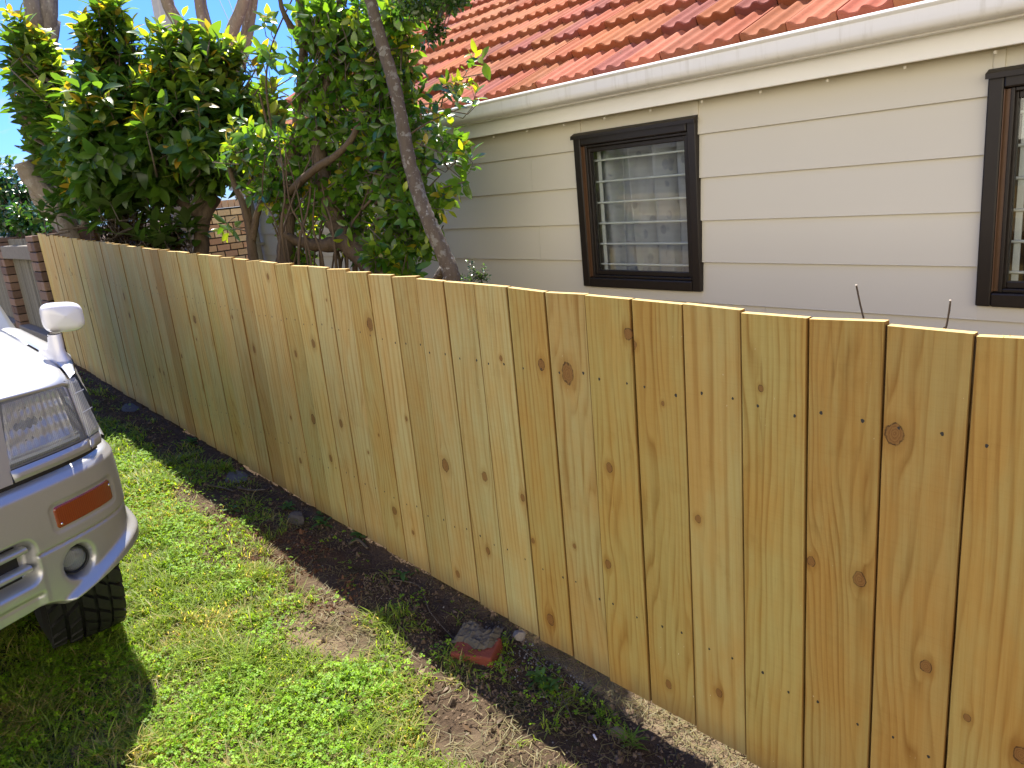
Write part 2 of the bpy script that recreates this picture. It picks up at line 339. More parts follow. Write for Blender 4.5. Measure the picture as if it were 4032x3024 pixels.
LEAF = leaf_mat('broad_leaf', .45, .30, 2.3); CAMLEAF = leaf_mat('camellia_leaf', .42, .22, 2.5, .6); GRASSM = leaf_mat('grass_blade', .42, .5, 1.7, .25)
def bark_mat(name, a, b, lich=0., sc=14.):
    g = G(name); o = g.oc(); n = g.noise(g.mapv(o, (1, 1, .25)), sc * 3, 6, .7); n2 = g.noise(o, sc, 5, .6)
    c = g.mix(n, a, b)
    if lich: c = g.mix(g.math('MULTIPLY', g.smooth(n2, .54, .60), lich), c, (.36, .37, .33)); c = g.mix(g.math('MULTIPLY', g.smooth(g.noise(o, sc * 2.2, 3), .63, .67), lich), c, (.55, .55, .50))
    return g.done(g.pbr(c, .85, 0, .2, g.bump(g.math('ADD', n, g.noise(o, sc * 8, 4)), .7, .012)))
BARK = bark_mat('brown_bark', (.045, .032, .020), (.155, .115, .075)); LICH = bark_mat('lichen_bark', (.065, .050, .036), (.17, .138, .105), .38, 26.)
GREYB = bark_mat('grey_bark', (.12, .098, .075), (.31, .265, .21), .3, 8.); DEADB = bark_mat('weathered_dead_wood', (.09, .08, .07), (.27, .24, .21), .2, 10.)
TWIG = bark_mat('twig_bark', (.07, .055, .038), (.19, .155, .115), .15, 40.)
CONC = simple('concrete', (.30, .29, .27), .9, 0, .2, .3, 18, .6, .01); MORTARC = simple('dark_mortar', (.020, .017, .015), .95, 0, .1, .3, 30, .4)
def col_mat(name, rough=.85, sc=40., bump=.4, spec=.2):
    g = G(name); o = g.oc(); a = g.attr('Col', 'GEOMETRY', 'Color'); n = g.noise(o, sc, 6, .65); c = g.mix(1., a, g.mix(n, (.68, .66, .64), (1.28, 1.28, 1.28)), 'MULTIPLY')
    return g.done(g.pbr(c, rough, 0, spec, g.bump(g.noise(o, sc * 4, 4), bump, .004)))
BRICK = col_mat('brick'); OLDW = col_mat('weathered_paling', .85, 30., .4); STONE = col_mat('stone', .9, 30., .7); COLP = col_mat('painted', .5, 8., .05, .4)
def car_paint():
    g = G('silver_car_paint'); o = g.oc(); fl = g.noise(o, 900., 1); d = g.noise(o, 6., 5, .6)
    c = g.mix(fl, (.40, .398, .395), (.49, .487, .482)); c = g.mix(g.math('MULTIPLY', g.smooth(d, .5, .8), .25), c, (.34, .32, .29))
    return g.done(g.pbr(c, .36, .62, .5, None, Coat_Weight=.30, Coat_Roughness=.05))
PAINT = car_paint(); WHITEP = simple('white_mirror_paint', (.72, .71, .73), .3, .0, .5, .03, 8, 0, Coat_Weight=.6, Coat_Roughness=.06)
CHROME = simple('chrome', (.75, .75, .76), .12, 1., .5, .05, 10, 0)
def amber():
    g = G('amber_lens'); o = g.oc(); wv = g.n('ShaderNodeTexWave'); g.put(wv.inputs[0], o); wv.inputs['Scale'].default_value = 55; wv.bands_direction = 'Y'
    wz = g.n('ShaderNodeTexWave'); g.put(wz.inputs[0], o); wz.inputs['Scale'].default_value = 80; wz.bands_direction = 'Z'
    h = g.math('MULTIPLY', wv.outputs[1], wz.outputs[1]); c = g.mix(h, (.20, .024, .004), (.30, .045, .007))
    return g.done(g.pbr(c, .12, 0, .6, g.bump(h, .25, .002), Coat_Weight=.6, Coat_Roughness=.05))
AMBER = amber()
def lens_mat(dif=.30, name='ribbed_lamp_glass'):
    g = G(name); o = g.oc(); wv = g.n('ShaderNodeTexWave'); g.put(wv.inputs[0], o); wv.inputs['Scale'].default_value = 62; wv.bands_direction = 'Y'; wv.inputs['Distortion'].default_value = .3
    bp = g.bump(wv.outputs[1], .5, .002); t = g.n('ShaderNodeBsdfTransparent'); g.put(t.inputs[0], g.mix(wv.outputs[1], (.80, .81, .82), (.97, .97, .97)))
    q = g.n('ShaderNodeBsdfGlossy'); q.inputs['Roughness'].default_value = .06; g.put(q.inputs['Normal'], bp); d = g.n('ShaderNodeBsdfDiffuse'); g.put(d.inputs[0], g.mix(wv.outputs[1], (.30, .31, .33), (.70, .71, .73))); g.put(d.inputs[1], .1)
    m1 = g.n('ShaderNodeMixShader'); m1.inputs[0].default_value = dif; g.t.links.new(t.outputs[0], m1.inputs[1]); g.t.links.new(d.outputs[0], m1.inputs[2])
    m = g.n('ShaderNodeMixShader'); g.t.links.new(g.schlick(.05, bp), m.inputs[0]); g.t.links.new(m1.outputs[0], m.inputs[1]); g.t.links.new(q.outputs[0], m.inputs[2]); return g.done(m.outputs[0])
LENS = lens_mat(); MLENS = lens_mat(.62, 'clear_marker_glass')
BLACKP = simple('black_plastic', (.012, .012, .013), .45, 0, .4, .2, 30, .1); CARGLASS = simple('dark_car_glass', (.012, .014, .016), .04, 0, .8, .1, 3, 0)

# ------------------------------------------------------------------ ground
def vnoise(x, y, sc, seed=0):
    x = np.asarray(x) * sc; y = np.asarray(y) * sc; xi = np.floor(x).astype(int); yi = np.floor(y).astype(int); fx = x - xi; fy = y - yi
    fx = fx * fx * (3 - 2 * fx); fy = fy * fy * (3 - 2 * fy)
    def h(a, b): n = np.sin(a * 127.1 + b * 311.7 + seed * 74.7) * 43758.5453; return n - np.floor(n)
    return (h(xi, yi) * (1 - fx) + h(xi + 1, yi) * fx) * (1 - fy) + (h(xi, yi + 1) * (1 - fx) + h(xi + 1, yi + 1) * fx) * fy
def fbm(x, y, sc, seed=0, o=4): return sum(vnoise(x, y, sc * 2 ** i, seed + i) * .5 ** i for i in range(o)) / sum(.5 ** i for i in range(o))
sst = lambda v, a, b: (lambda t: t * t * (3 - 2 * t))(np.clip((v - a) / (b - a), 0, 1))
BARE = [(-3.25, 1.02, .30), (-3.0, 1.10, .22), (-2.45, 1.02, .20), (-1.66, 1.02, .10), (-1.42, 1.10, .14), (-2.2, 1.12, .15), (-3.85, 1.06, .12)]
def grass_density(x, y):
    d = FY - y; n = fbm(x, y, 3.2, 3)
    left = sst(x, -3.7, -4.6)                      # grass comes closer to the fence at the far end
    den = sst(d + (n - .5) * .30, .40 - .20 * left, .54 - .22 * left) * (.72 + .38 * sst(n, .35, .62))
    for bx, by, br in BARE: den = den * (1 - .85 * sst(np.hypot((x - bx) * .8, y - by) / br + (n - .5) * 1.1, 1.15, .55))
    den = den + .30 * sst(fbm(x, y, 5., 11), .47, .66) * (y < FY - .03)
    den = den * (1 - .30 * sst(fbm(x, y, 7., 21), .55, .75))
    den = np.where(y > FY + .02, .12 * sst(n, .5, .7), den)
    return np.clip(den, 0, 1)
def ground_z(x, y):
    d = FY - y
    z = gh(x) + (fbm(x, y, 2.0, 5) - .5) * .035 + (fbm(x, y, 14., 8) - .5) * .022 * sst(np.abs(d), 1.2, .1)
    z = z - .022 * np.exp(-((d - .06) / .10) ** 2) * (.4 + fbm(x, y, 4., 9)) - .045 * sst(x, -1.8, -1.2) * np.exp(-(d / .20) ** 2)
    z = z + .030 * sst(x, -1.45, -2.0) * (1 - .9 * np.exp(-((x + 4.0) / .16) ** 2)) * sst(d, .02, -.03) * sst(d, -.9, -.3)
    z = z - .09 * np.exp(-(((x + 1.97) / .07) ** 2 + ((y - 1.31) / .05) ** 2))
    return z
def axis_pts(segs): return np.unique(np.concatenate([np.linspace(a, b, n) for a, b, n in segs]))
gx = axis_pts([(-200, -40, 12), (-40, -14, 20), (-14, -6.5, 110), (-6.5, -.5, 330), (-.5, 4, 60), (4, 60, 24)])
gy = axis_pts([(-90, -10, 16), (-10, -1.2, 40), (-1.2, .2, 70), (.2, 1.65, 130), (1.65, 3.4, 60), (3.4, 12, 24), (12, 120, 20)])
GX, GY_ = np.meshgrid(gx, gy, indexing='ij'); GZ = ground_z(GX, GY_)
den = grass_density(GX, GY_); dfen = FY - GY_
near = sst(np.hypot(GX, GY_), 16, 11)
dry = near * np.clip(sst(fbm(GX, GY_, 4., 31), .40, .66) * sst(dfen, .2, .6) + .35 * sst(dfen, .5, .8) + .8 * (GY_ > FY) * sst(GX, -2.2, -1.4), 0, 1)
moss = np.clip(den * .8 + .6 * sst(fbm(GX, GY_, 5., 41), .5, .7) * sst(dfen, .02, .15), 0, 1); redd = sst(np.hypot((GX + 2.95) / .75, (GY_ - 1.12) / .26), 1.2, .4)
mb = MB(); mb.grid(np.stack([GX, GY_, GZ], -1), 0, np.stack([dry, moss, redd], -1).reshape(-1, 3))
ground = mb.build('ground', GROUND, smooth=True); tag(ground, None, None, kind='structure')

# grass, clover, dry straw: nobody could count it
def scatter(n, x0, x1, y0, y1, fn):
    x = rng.uniform(x0, x1, n); y = rng.uniform(y0, y1, n); k = rng.random(n) < fn(x, y); return x[k], y[k]
def lawn():
    Vs, Cs = [], []
    # blades (5 vertices padded to 6)
    px, py = [], []
    for n, b in ((210000, (-2.9, -.55, -.1, 1.45)), (120000, (-4.6, -2.9, .1, 1.45)), (64000, (-8.2, -4.6, .3, 1.5)), (16000, (-3.3, .3, -1.0, -.1)), (4000, (-8, -.3, 1.46, 3.1))):
        x, y = scatter(n, *b, lambda x, y: grass_density(x, y) * (.25 + 1.1 * sst(fbm(x, y, 16., 51), .35, .65))); px.append(x); py.append(y)
    x = np.concatenate(px); y = np.concatenate(py); n = len(x); z = ground_z(x, y)
    tall = sst(fbm(x, y, 6., 61), .52, .75)
    h = rng.uniform(.010, .030, n) * (1 + 1.0 * tall) + .030 * (rng.random(n) < .08); wd = rng.uniform(.0014, .0034, n) * (1 + (x < -4) * .5)
    a = rng.uniform(0, 2 * np.pi, n); ln = rng.uniform(.3, 1.5, n) * h
    dx, dy = np.cos(a), np.sin(a); sx, sy = -dy, dx
    P = lambda t, s_: np.stack([x + dx * ln * t ** 1.8 + sx * wd * s_, y + dy * ln * t ** 1.8 + sy * wd * s_, z - .004 + h * (t - .25 * t * t)], 1)
    V = np.stack([P(0, -1), P(0, 1), P(.55, .8), P(.55, -.8), P(1., .12), P(1., -.12)], 1)
    g1 = np.array([.080, .150, .006]); g2 = np.array([.33, .47, .035]); g3 = np.array([.46, .38, .16])
    t = rng.random(n)[:, None]; col = g1 * (1 - t) + g2 * t; old = (rng.random(n) < .08 + .32 * sst(fbm(x, y, 3., 71), .45, .72))[:, None]; col = np.where(old, g3 * rng.uniform(.6, 1.4, (n, 1)), col)
    arr_mesh('grass', V, [(0, 1, 2, 3), (3, 2, 4, 5)], col, GRASSM)['kind'] = 'stuff'
    # clover leaflets
    px, py = [], []
    for n_, b in ((24000, (-2.9, -.55, -.1, 1.42)), (15000, (-4.8, -2.9, .2, 1.42)), (7000, (-7.5, -4.8, .4, 1.42)), (2000, (-3.0, .2, -.8, -.1))):
        x, y = scatter(n_, *b, lambda x, y: np.clip(grass_density(x, y) + .12, 0, 1) * sst(fbm(x, y, 4.5, 81), .40, .58) * sst(x, .5, -.5)); px.append(x); py.append(y)
    x = np.concatenate(px); y = np.concatenate(py); n = len(x); z = ground_z(x, y) + rng.uniform(.012, .040, n); out = []; colr = []
    base = rng.uniform(0, 2 * np.pi, n); r = rng.uniform(.0024, .0056, n); tl = rng.normal(0, .28, (n, 2))
    cl = np.array([.060, .170, .016]) * (1 - rng.random((n, 1))) + 0; t = rng.random((n, 1)); cl = np.array([.080, .190, .008]) * (1 - t) + np.array([.27, .46, .024]) * t
    for k in range(3):
        a = base + k * 2.094; dx, dy = np.cos(a), np.sin(a)
        def Q(u, v, up): X = dx * u - dy * v; Y = dy * u + dx * v; return np.stack([x + X, y + Y, z + up + tl[:, 0] * X + tl[:, 1] * Y], 1)
        out.append(np.stack([Q(r * .1, 0 * r, 0 * r), Q(r * 1.0, -r * .85, r * .25), Q(r * 1.75, -r * .62, r * .1), Q(r * 1.6, 0 * r, -r * .05), Q(r * 1.75, r * .62, r * .1), Q(r * 1.0, r * .85, r * .25)], 1)); colr.append(cl * rng.uniform(.85, 1.15, (n, 1)))
    arr_mesh('clover', np.concatenate(out), [(0, 1, 2, 3), (0, 3, 4, 5)], np.concatenate(colr), GRASSM)['kind'] = 'stuff'
    # dry straw lying about
    x1, y1 = scatter(8500, -3.2, -.5, -.1, 1.42, lambda x, y: .25 + .75 * sst(fbm(x, y, 3.6, 91), .45, .65)); x2, y2 = scatter(4000, -7.5, -3.2, .3, 1.42, lambda x, y: .3 + .7 * sst(fbm(x, y, 3.6, 91), .45, .65)); x3, y3 = scatter(6000, -2.4, .4, 1.43, 1.75, lambda x, y: .8 + 0 * x)
    x = np.concatenate([x1, x2, x3]); y = np.concatenate([y1, y2, y3]); n = len(x); z = ground_z(x, y) + rng.uniform(.002, .016, n); a = rng.uniform(0, 2 * np.pi, n); L = rng.uniform(.012, .045, n); wd = rng.uniform(.0007, .0016, n); tz = rng.normal(0, .22, n)
    def S(t, s_): b = a + .5 * t; return np.stack([x + np.cos(b) * L * t - np.sin(a) * wd * s_, y + np.sin(b) * L * t + np.cos(a) * wd * s_, z + tz * L * t + .004 * (1 - t * t)], 1)
    V = np.stack([S(-1, -1), S(-1, 1), S(0, 1), S(0, -1), S(1, .6), S(1, -.6)], 1)
    col = np.array([.26, .20, .11]) * rng.uniform(.35, 1.25, (n, 1)); arr_mesh('straw_litter', V, [(0, 1, 2, 3), (3, 2, 4, 5)], col, GRASSM)['kind'] = 'stuff'
    # dead leaves and bark flakes in the strip by the fence
    x1, y1 = scatter(900, -4.5, -.5, .98, 1.43, lambda x, y: sst(fbm(x, y, 5., 131), .42, .62)); x2, y2 = scatter(260, -8, -4.5, 1.0, 1.43, lambda x, y: .6 + 0 * x); x = np.concatenate([x1, x2]); y = np.concatenate([y1, y2]); n = len(x)
    a = rng.uniform(0, 6.28, n); L = rng.uniform(.006, .019, n); wd = L * rng.uniform(.25, .5, n); z = ground_z(x, y) + rng.uniform(.003, .010, n); tz = rng.normal(0, .3, (n, 2))
    def T(u, v, h): X = np.cos(a) * L * u - np.sin(a) * wd * v; Y = np.sin(a) * L * u + np.cos(a) * wd * v; return np.stack([x + X, y + Y, z + tz[:, 0] * X + tz[:, 1] * Y + h * L], 1)
    V = np.stack([T(-1, 0, .1), T(-.2, -1, 0), T(.0, 0, .15), T(-.2, 1, 0), T(1, 0, -.05), T(.5, -.7, 0), T(.5, .7, 0)], 1); t = rng.random((n, 1))
    arr_mesh('leaf_litter', V, [(0, 1, 2, 3), (1, 5, 4, 2), (3, 2, 4, 6)], (np.array([.055, .032, .020]) * (1 - t) + np.array([.23, .15, .085]) * t), GRASSM)['kind'] = 'stuff'
    # crumbs of soil along the fence
    x1, y1 = scatter(16000, -4.6, -.5, .95, 1.47, lambda x, y: (1 - grass_density(x, y)) * sst(fbm(x, y, 8., 101), .35, .6)); x2, y2 = scatter(5000, -8, -4.6, 1.05, 1.47, lambda x, y: 1 - grass_density(x, y)); x = np.concatenate([x1, x2]); y = np.concatenate([y1, y2]); n = len(x)
    r = rng.uniform(.0015, .0065, n) * (1 + 1.3 * (rng.random(n) < .05)); z = ground_z(x, y) + r * .2; o8 = np.array([(1, 0, 0), (0, 1, 0), (-1, 0, 0), (0, -1, 0), (0, 0, 1), (0, 0, -1)], float)
    V = np.stack([x, y, z], 1)[:, None, :] + (o8[None] * r[:, None, None]) * rng.uniform(.6, 1.4, (n, 6, 1)) + rng.normal(0, .12, (n, 6, 3)) * r[:, None, None]
    t = rng.random((n, 1)); col = np.array([.045, .031, .020]) * (1 - t) + np.array([.22, .155, .100]) * t; col = np.where(redd_at(x, y)[:, None] > .5, np.array([.13, .065, .035]) * (.5 + t), col)
    arr_mesh('soil_crumbs', V, [(0, 1, 4), (1, 2, 4), (2, 3, 4), (3, 0, 4), (1, 0, 5), (2, 1, 5), (3, 2, 5), (0, 3, 5)], col, STONE, smooth=False)['kind'] = 'stuff'
    # small gravel spilled by the fence
    x, y = scatter(800, -1.98, -1.45, 1.27, 1.44, lambda x, y: sst(fbm(x, y, 9., 111), .38, .6)); x2, y2 = scatter(420, -4.2, -.5, 1.15, 1.44, lambda x, y: .35 + 0 * x); x = np.concatenate([x, x2]); y = np.concatenate([y, y2]); n = len(x); r = rng.uniform(.0018, .0048, n); z = ground_z(x, y) + r * .5
    V = np.stack([x, y, z], 1)[:, None, :] + (o8[None] * r[:, None, None]) * rng.uniform(.7, 1.2, (n, 6, 1)); t = rng.random((n, 1)); col = np.array([.08, .078, .072]) * (1 - t) + np.array([.30, .29, .27]) * t
    arr_mesh('gravel', V, [(0, 1, 4), (1, 2, 4), (2, 3, 4), (3, 0, 4), (1, 0, 5), (2, 1, 5), (3, 2, 5), (0, 3, 5)], col, STONE, smooth=False)['kind'] = 'stuff'
def redd_at(x, y): return sst(np.hypot((x + 2.95) / .75, (y - 1.12) / .26), 1.2, .4)
lawn()

# ------------------------------------------------------------------ paling fence
KN = {2: [(-.58, .99, .0165), (-.504, .511, .011)], 3: [(-.64, .657, .0129), (-.745, .665, .009)], 1: [(-.424, .433, .0065), (-.33, .40, .014)], 5: [(-1.036, .684, .0082), (-.992, .207, .0088)], 6: [(-1.209, 1.107, .0093), (-1.155, .153, .0105)], 7: [(-1.222, 1.133, .012), (-1.315, .757, .0105), (-1.345, .458, .0105)], 8: [(-1.45, 1.002, .022), (-1.48, .47, .006)], 9: [(-1.549, 1.017, .0125), (-1.661, .433, .007), (-1.615, .171, .015)], 10: [(-1.689, .572, .009)], 11: [(-1.872, .599, .013), (-1.90, .32, .010)], 12: [(-2.096, .165, .011), (-2.087, .592, .018)], 15: [(-2.456, 1.068, .019), (-2.479, .312, .014)], 17: [(-2.811, .618, .013)], 19: [(-3.065, .594, .017)], 18: [(-2.938, .95, .015), (-2.958, .431, .012)], 14: [(-2.3, .726, .007), (-2.367, .25, .007)], 20: [(-3.274, .351, .011)], 22: [(-3.585, .86, .012)], 27: [(-4.332, .957, .018)], 33: [(-5.185, .563, .012)], 35: [(-5.616, 1.028, .018), (-5.58, .9, .013)]}
fence = thing('timber_fence', 'new pale pine paling fence running from the brick pier to the foreground', 'fence', (-3.8, FY, float(gh(-3.8))))
bpy.context.view_layer.update()
def fparent(o): o.parent = fence; o.matrix_parent_inverse = Matrix.Translation(-fence.location); return o
def topz(k): q = k / 50.; return CZ - .33743 + .20564 * q + .08835 * q * q
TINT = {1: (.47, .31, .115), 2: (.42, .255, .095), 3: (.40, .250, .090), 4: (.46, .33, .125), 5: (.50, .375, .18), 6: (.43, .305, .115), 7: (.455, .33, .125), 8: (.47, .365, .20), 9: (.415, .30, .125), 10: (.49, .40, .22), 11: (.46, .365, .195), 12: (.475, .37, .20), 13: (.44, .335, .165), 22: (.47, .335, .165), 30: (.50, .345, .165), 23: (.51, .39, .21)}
for k in range(-7, 51):
    x1 = S0 - BW * (k - 1) - .0008 - random.choice((0, .0004, .0018)); x0 = S0 - BW * k + .0008 + random.choice((0, .0004, .0015))
    xc = (x0 + x1) / 2; hw = (x1 - x0) / 2
    zt = topz(k - .5) + random.uniform(-.003, .003); zb = float(gk(xc)) + random.uniform(-.004, .004); H = zt - zb
    m = MB(); yo = random.uniform(-.003, .003); tt = random.uniform(-.0035, .0035)
    nz = 9; wl = [random.uniform(-.0006, .0006) for _ in range(nz)]; wr = [random.uniform(-.0006, .0006) for _ in range(nz)]
    rows = []; c = .0016
    for i in range(nz):
        z = H * i / (nz - 1); tilt = lambda sx: (tt * sx if i == nz - 1 else (-.6 * tt * sx if i == 0 else 0)); sh = -.011 * (1 - z / H)
        L = -hw + wl[i] + sh; Rr = hw + wr[i] + sh
        rows.append([(L + c, yo, z + tilt(-1)), (Rr - c, yo, z + tilt(1)), (Rr, yo + c, z + tilt(1)), (Rr, yo + .019, z + tilt(1)), (L, yo + .019, z + tilt(-1)), (L, yo + c, z + tilt(-1))])
    m.grid(np.array(rows), 0, None, closed=True)
    b = m.n - nz * 6; m.f.append(tuple(b + i for i in range(6))[::-1]); m.m.append(0); m.f.append(tuple(b + (nz - 1) * 6 + i for i in range(6))); m.m.append(2)
    for zr in (1.000 - zb, .330 - float(gk(-1.15)) + .0):       # two sunk nails at each rail
        if k > 12: zr = zr + (.0041 * (k - 10) if zr > .6 else 0)
        for sx in (-1, 1):
            nx = sx * random.uniform(.028, .052) ; nzv = zr + random.uniform(-.012, .012); a0 = random.uniform(0, 3); rr = random.uniform(.0022, .0032)
            P = np.array([(nx + rr * (1 + .5 * (j % 3 == 0)) * math.cos(a0 + j * .785), yo - .0004, nzv + rr * 1.5 * math.sin(a0 + j * .785)) for j in range(8)])
            m.add(P, [tuple(range(8))[::-1]], 1)
    if k < 22:                                                 # torn fibres on the saw cut
        for _ in range(random.randint(8, 34) if k not in (2, 3) else 12):
            u = random.uniform(-hw, hw); l = random.uniform(.002, .009); yy = random.choice((yo, yo + random.uniform(0, .019)))
            m.add([(u, yy, H - .001), (u + .0012, yy, H - .001), (u + random.uniform(-.004, .004), yy + random.uniform(-.005, .004), H + l * random.uniform(-.3, .7))], [(0, 1, 2)], 2)
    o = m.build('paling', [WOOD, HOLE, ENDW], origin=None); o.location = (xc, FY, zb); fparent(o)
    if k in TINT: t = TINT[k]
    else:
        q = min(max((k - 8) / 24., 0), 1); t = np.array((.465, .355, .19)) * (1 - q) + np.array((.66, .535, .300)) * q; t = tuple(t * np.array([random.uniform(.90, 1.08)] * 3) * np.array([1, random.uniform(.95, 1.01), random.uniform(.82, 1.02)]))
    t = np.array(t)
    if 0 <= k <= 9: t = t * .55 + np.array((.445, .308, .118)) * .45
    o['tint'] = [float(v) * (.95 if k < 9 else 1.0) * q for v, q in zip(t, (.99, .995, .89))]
    kn = [(a - xc, z_ - zb, r) for a, z_, r in KN.get(k, [])]
    while len(kn) < 3:
        if random.random() < (.32 if k > 3 else .15): kn.append((random.uniform(-.06, .06), random.uniform(.1, 1.1), random.uniform(.004, .011)))
        else: kn.append((random.uniform(-.2, .2) + 5, 0., .001))
    for i in range(3): o['k%d' % (i + 1)] = [float(v) for v in kn[i]]
    o['gr'] = [random.uniform(0, 60), random.uniform(26, 58), random.choice((random.uniform(.03, .07), random.uniform(.12, .30), random.uniform(.12, .30)))]
for zf, nm in ((1.0, 'rail'), (.33, 'rail')):
    for a, b in ((.75, -2.5), (-2.5, -5.2), (-5.2, -7.85)):
        m = MB(); za = lambda x: zf + (float(gk(x)) - float(gk(-.9)))
        P = [[(x, FY + .0195 + dy, za(x) + dz) for dy, dz in ((0, -.0375), (.05, -.0375), (.05, .0375), (0, .0375))] for x in (a - .001, b)]; m.grid(np.array(P), closed=True); m.f += [(0, 1, 2, 3), (7, 6, 5, 4)]; m.m += [0, 0]
        o = m.build('rail', WOOD); fparent(o); o['tint'] = [.42, .33, .18]; o['gr'] = [3., 60., .05]
        for i in range(3): o['k%d' % (i + 1)] = [9., 0., .001]
for x in (1.2, -.45, -2.35, -4.5, -6.3, -7.75):
    m = MB(); m.box((x - .05, FY + .0705, float(gh(x)) - .2), (x + .05, FY + .17, float(gk(x)) + 1.05)); o = m.build('post', WOOD); fparent(o); o['tint'] = [.40, .33, .19]; o['gr'] = [5., 60., .05]
    for i in range(3): o['k%d' % (i + 1)] = [9., 0., .001]

# ------------------------------------------------------------------ house
house = thing('weatherboard_house', 'cream weatherboard house with terracotta tiled roof, behind the pine fence', 'house', (0, 3.2, 0), -.00905)
HX0, HX1 = -7.55, 2.6
LINES = [CZ + v for v in (.120, -.080, -.282, -.484, -.687, -.889, -1.09)]
WIN = [(-3.040, -2.236, .900, 1.722), (-1.005, -.165, .900, 1.722)]
def wall_boards():
    m = MB(); joints = {1: [-3.42], 3: [-3.40], 4: [-3.9], 2: [-5.4], 0: [-5.0], 5: [-1.9]}
    tops = [1.86] + LINES
    for r in range(len(tops)):
        zt = tops[r]; zb = LINES[r] if r < len(LINES) else zt - .2025
        segs = [(HX0, HX1)]
        for a, b, z0, z1 in WIN:
            if zb < z1 - .01 and zt > z0 + .01:
                ns = []
                for s, e in segs:
                    if s < a and e > b: ns += [(s, a + .004), (b - .004, e)]
                    else: ns.append((s, e))
                segs = ns
        for j in joints.get(r, []):
            ns = []
            for s, e in segs: ns += [(s, j - .0008), (j + .0008, e)] if s < j < e else [(s, e)]
            segs = ns
        for s, e in segs:
            pr = [(0.0125, zt + .004), (.001, zt - .0), (-.0115, zb + .004), (-.0125, zb + .001), (-.0105, zb - .0), (.0125, zb)]
            P = np.array([[(s, y, z) for y, z in pr], [(e, y, z) for y, z in pr]]); m.grid(P, 0)
            for q, fl in ((P[0], 1), (P[1], 0)): bb = m.n; m.add(q, [tuple(range(6)) if fl else tuple(range(6))[::-1]])
    # pieces above and below the windows inside one board
    for a, b, z0, z1 in WIN:
        m.box((a + .004, -.004, z1 - .003), (b - .004, .010, 1.853)); m.box((a + .004, -.0105, LINES[5] + .202), (b - .004, .010, z0 + .003))
        for xe in (a + .028, b - .012): m.box((xe - .017, -.010, z1), (xe + .017, -.0042, 1.80))       # cover strips over the joints
    # rest of the shell
    m.box((HX0, .0128, -.15), (WIN[0][0] + .03, .10, 1.86)); m.box((WIN[0][1] - .03, .0128, -.15), (WIN[1][0] + .03, .10, 1.86)); m.box((WIN[1][1] - .03, .0128, -.15), (HX1, .10, 1.86))
    for a, b, z0, z1 in WIN: m.box((a + .0301, .0128, -.15), (b - .0301, .10, z0 + .02)); m.box((a + .0301, .0128, z1 - .02), (b - .0301, .10, 1.86))
    m.box((HX0, .1002, -.15), (HX0 + .1, 4.4, 1.86)); m.box((HX1 - .1, .1002, -.15), (HX1, 4.4, 1.86)); m.box((HX0 + .1002, 4.3, -.15), (HX1 - .1002, 4.4, 1.86))
    # gable triangle on the left end
    m.add([(HX0 + .02, .0, 1.8605), (HX0 + .02, 4.4, 1.8605), (HX0 + .02, 2.2, 3.10), (HX0 + .08, .0, 1.8605), (HX0 + .08, 4.4, 1.8605), (HX0 + .08, 2.2, 3.10)], [(0, 2, 1), (3, 4, 5), (0, 3, 5, 2), (1, 2, 5, 4)])
    m.add([(HX1 - .02, .0, 1.8605), (HX1 - .02, 4.4, 1.8605), (HX1 - .02, 2.2, 3.10), (HX1 - .08, .0, 1.8605), (HX1 - .08, 4.4, 1.8605), (HX1 - .08, 2.2, 3.10)], [(0, 1, 2), (3, 5, 4), (0, 2, 5, 3), (1, 4, 5, 2)])
    return m.build('wall', SIDING, house)
wall_boards()
m = MB(); m.box((HX0 - .32, -.085, 1.802), (HX1 + .3, -.062, 1.985)); o = m.build('fascia', FASCIA, house); bevel(o, .003)
m = MB(); m.box((HX0 - .32, -.0618, 1.812), (HX1 + .3, -.0128, 1.830)); o = m.build('soffit', FASCIA, house)
m = MB()                                   # small clips under the fascia
clip_paint = simple('clip_paint', (.6, .57, .48), .5)
for x in np.arange(-4.9, .2, .30) + .02:
    m = MB(); m.lathe([(.001, 0), (.006, 0), (.006, .010), (.001, .011)], (x, -.050, 1.785), 'z', 10); m.build('soffit_clip', clip_paint, house)
prof = [(-.1905, 1.972), (-.196, 1.979), (-.204, 1.982), (-.212, 1.979), (-.215, 1.972), (-.212, 1.966), (-.206, 1.960), (-.2055, 1.945), (-.2055, 1.922), (-.202, 1.904), (-.190, 1.892), (-.165, 1.887), (-.145, 1.886), (-.144, 1.880), (-.0855, 1.880), (-.0855, 1.886), (-.14, 1.889), (-.170, 1.892), (-.186, 1.900), (-.198, 1.922), (-.199, 1.962)]
m = MB(); xs = [HX0 - .35, -5.2, -2.4, .4, HX1 + .33]
m.grid(np.array([[(x, y, z) for y, z in prof] for x in xs]), 0)
for x, fl in ((xs[0], 0), (xs[-1], 1)): m.box((x - .001, -.205, 1.889), (x + .001, -.088, 1.962))
m.build('gutter', GUTTER, house, smooth=True, sharp=35)
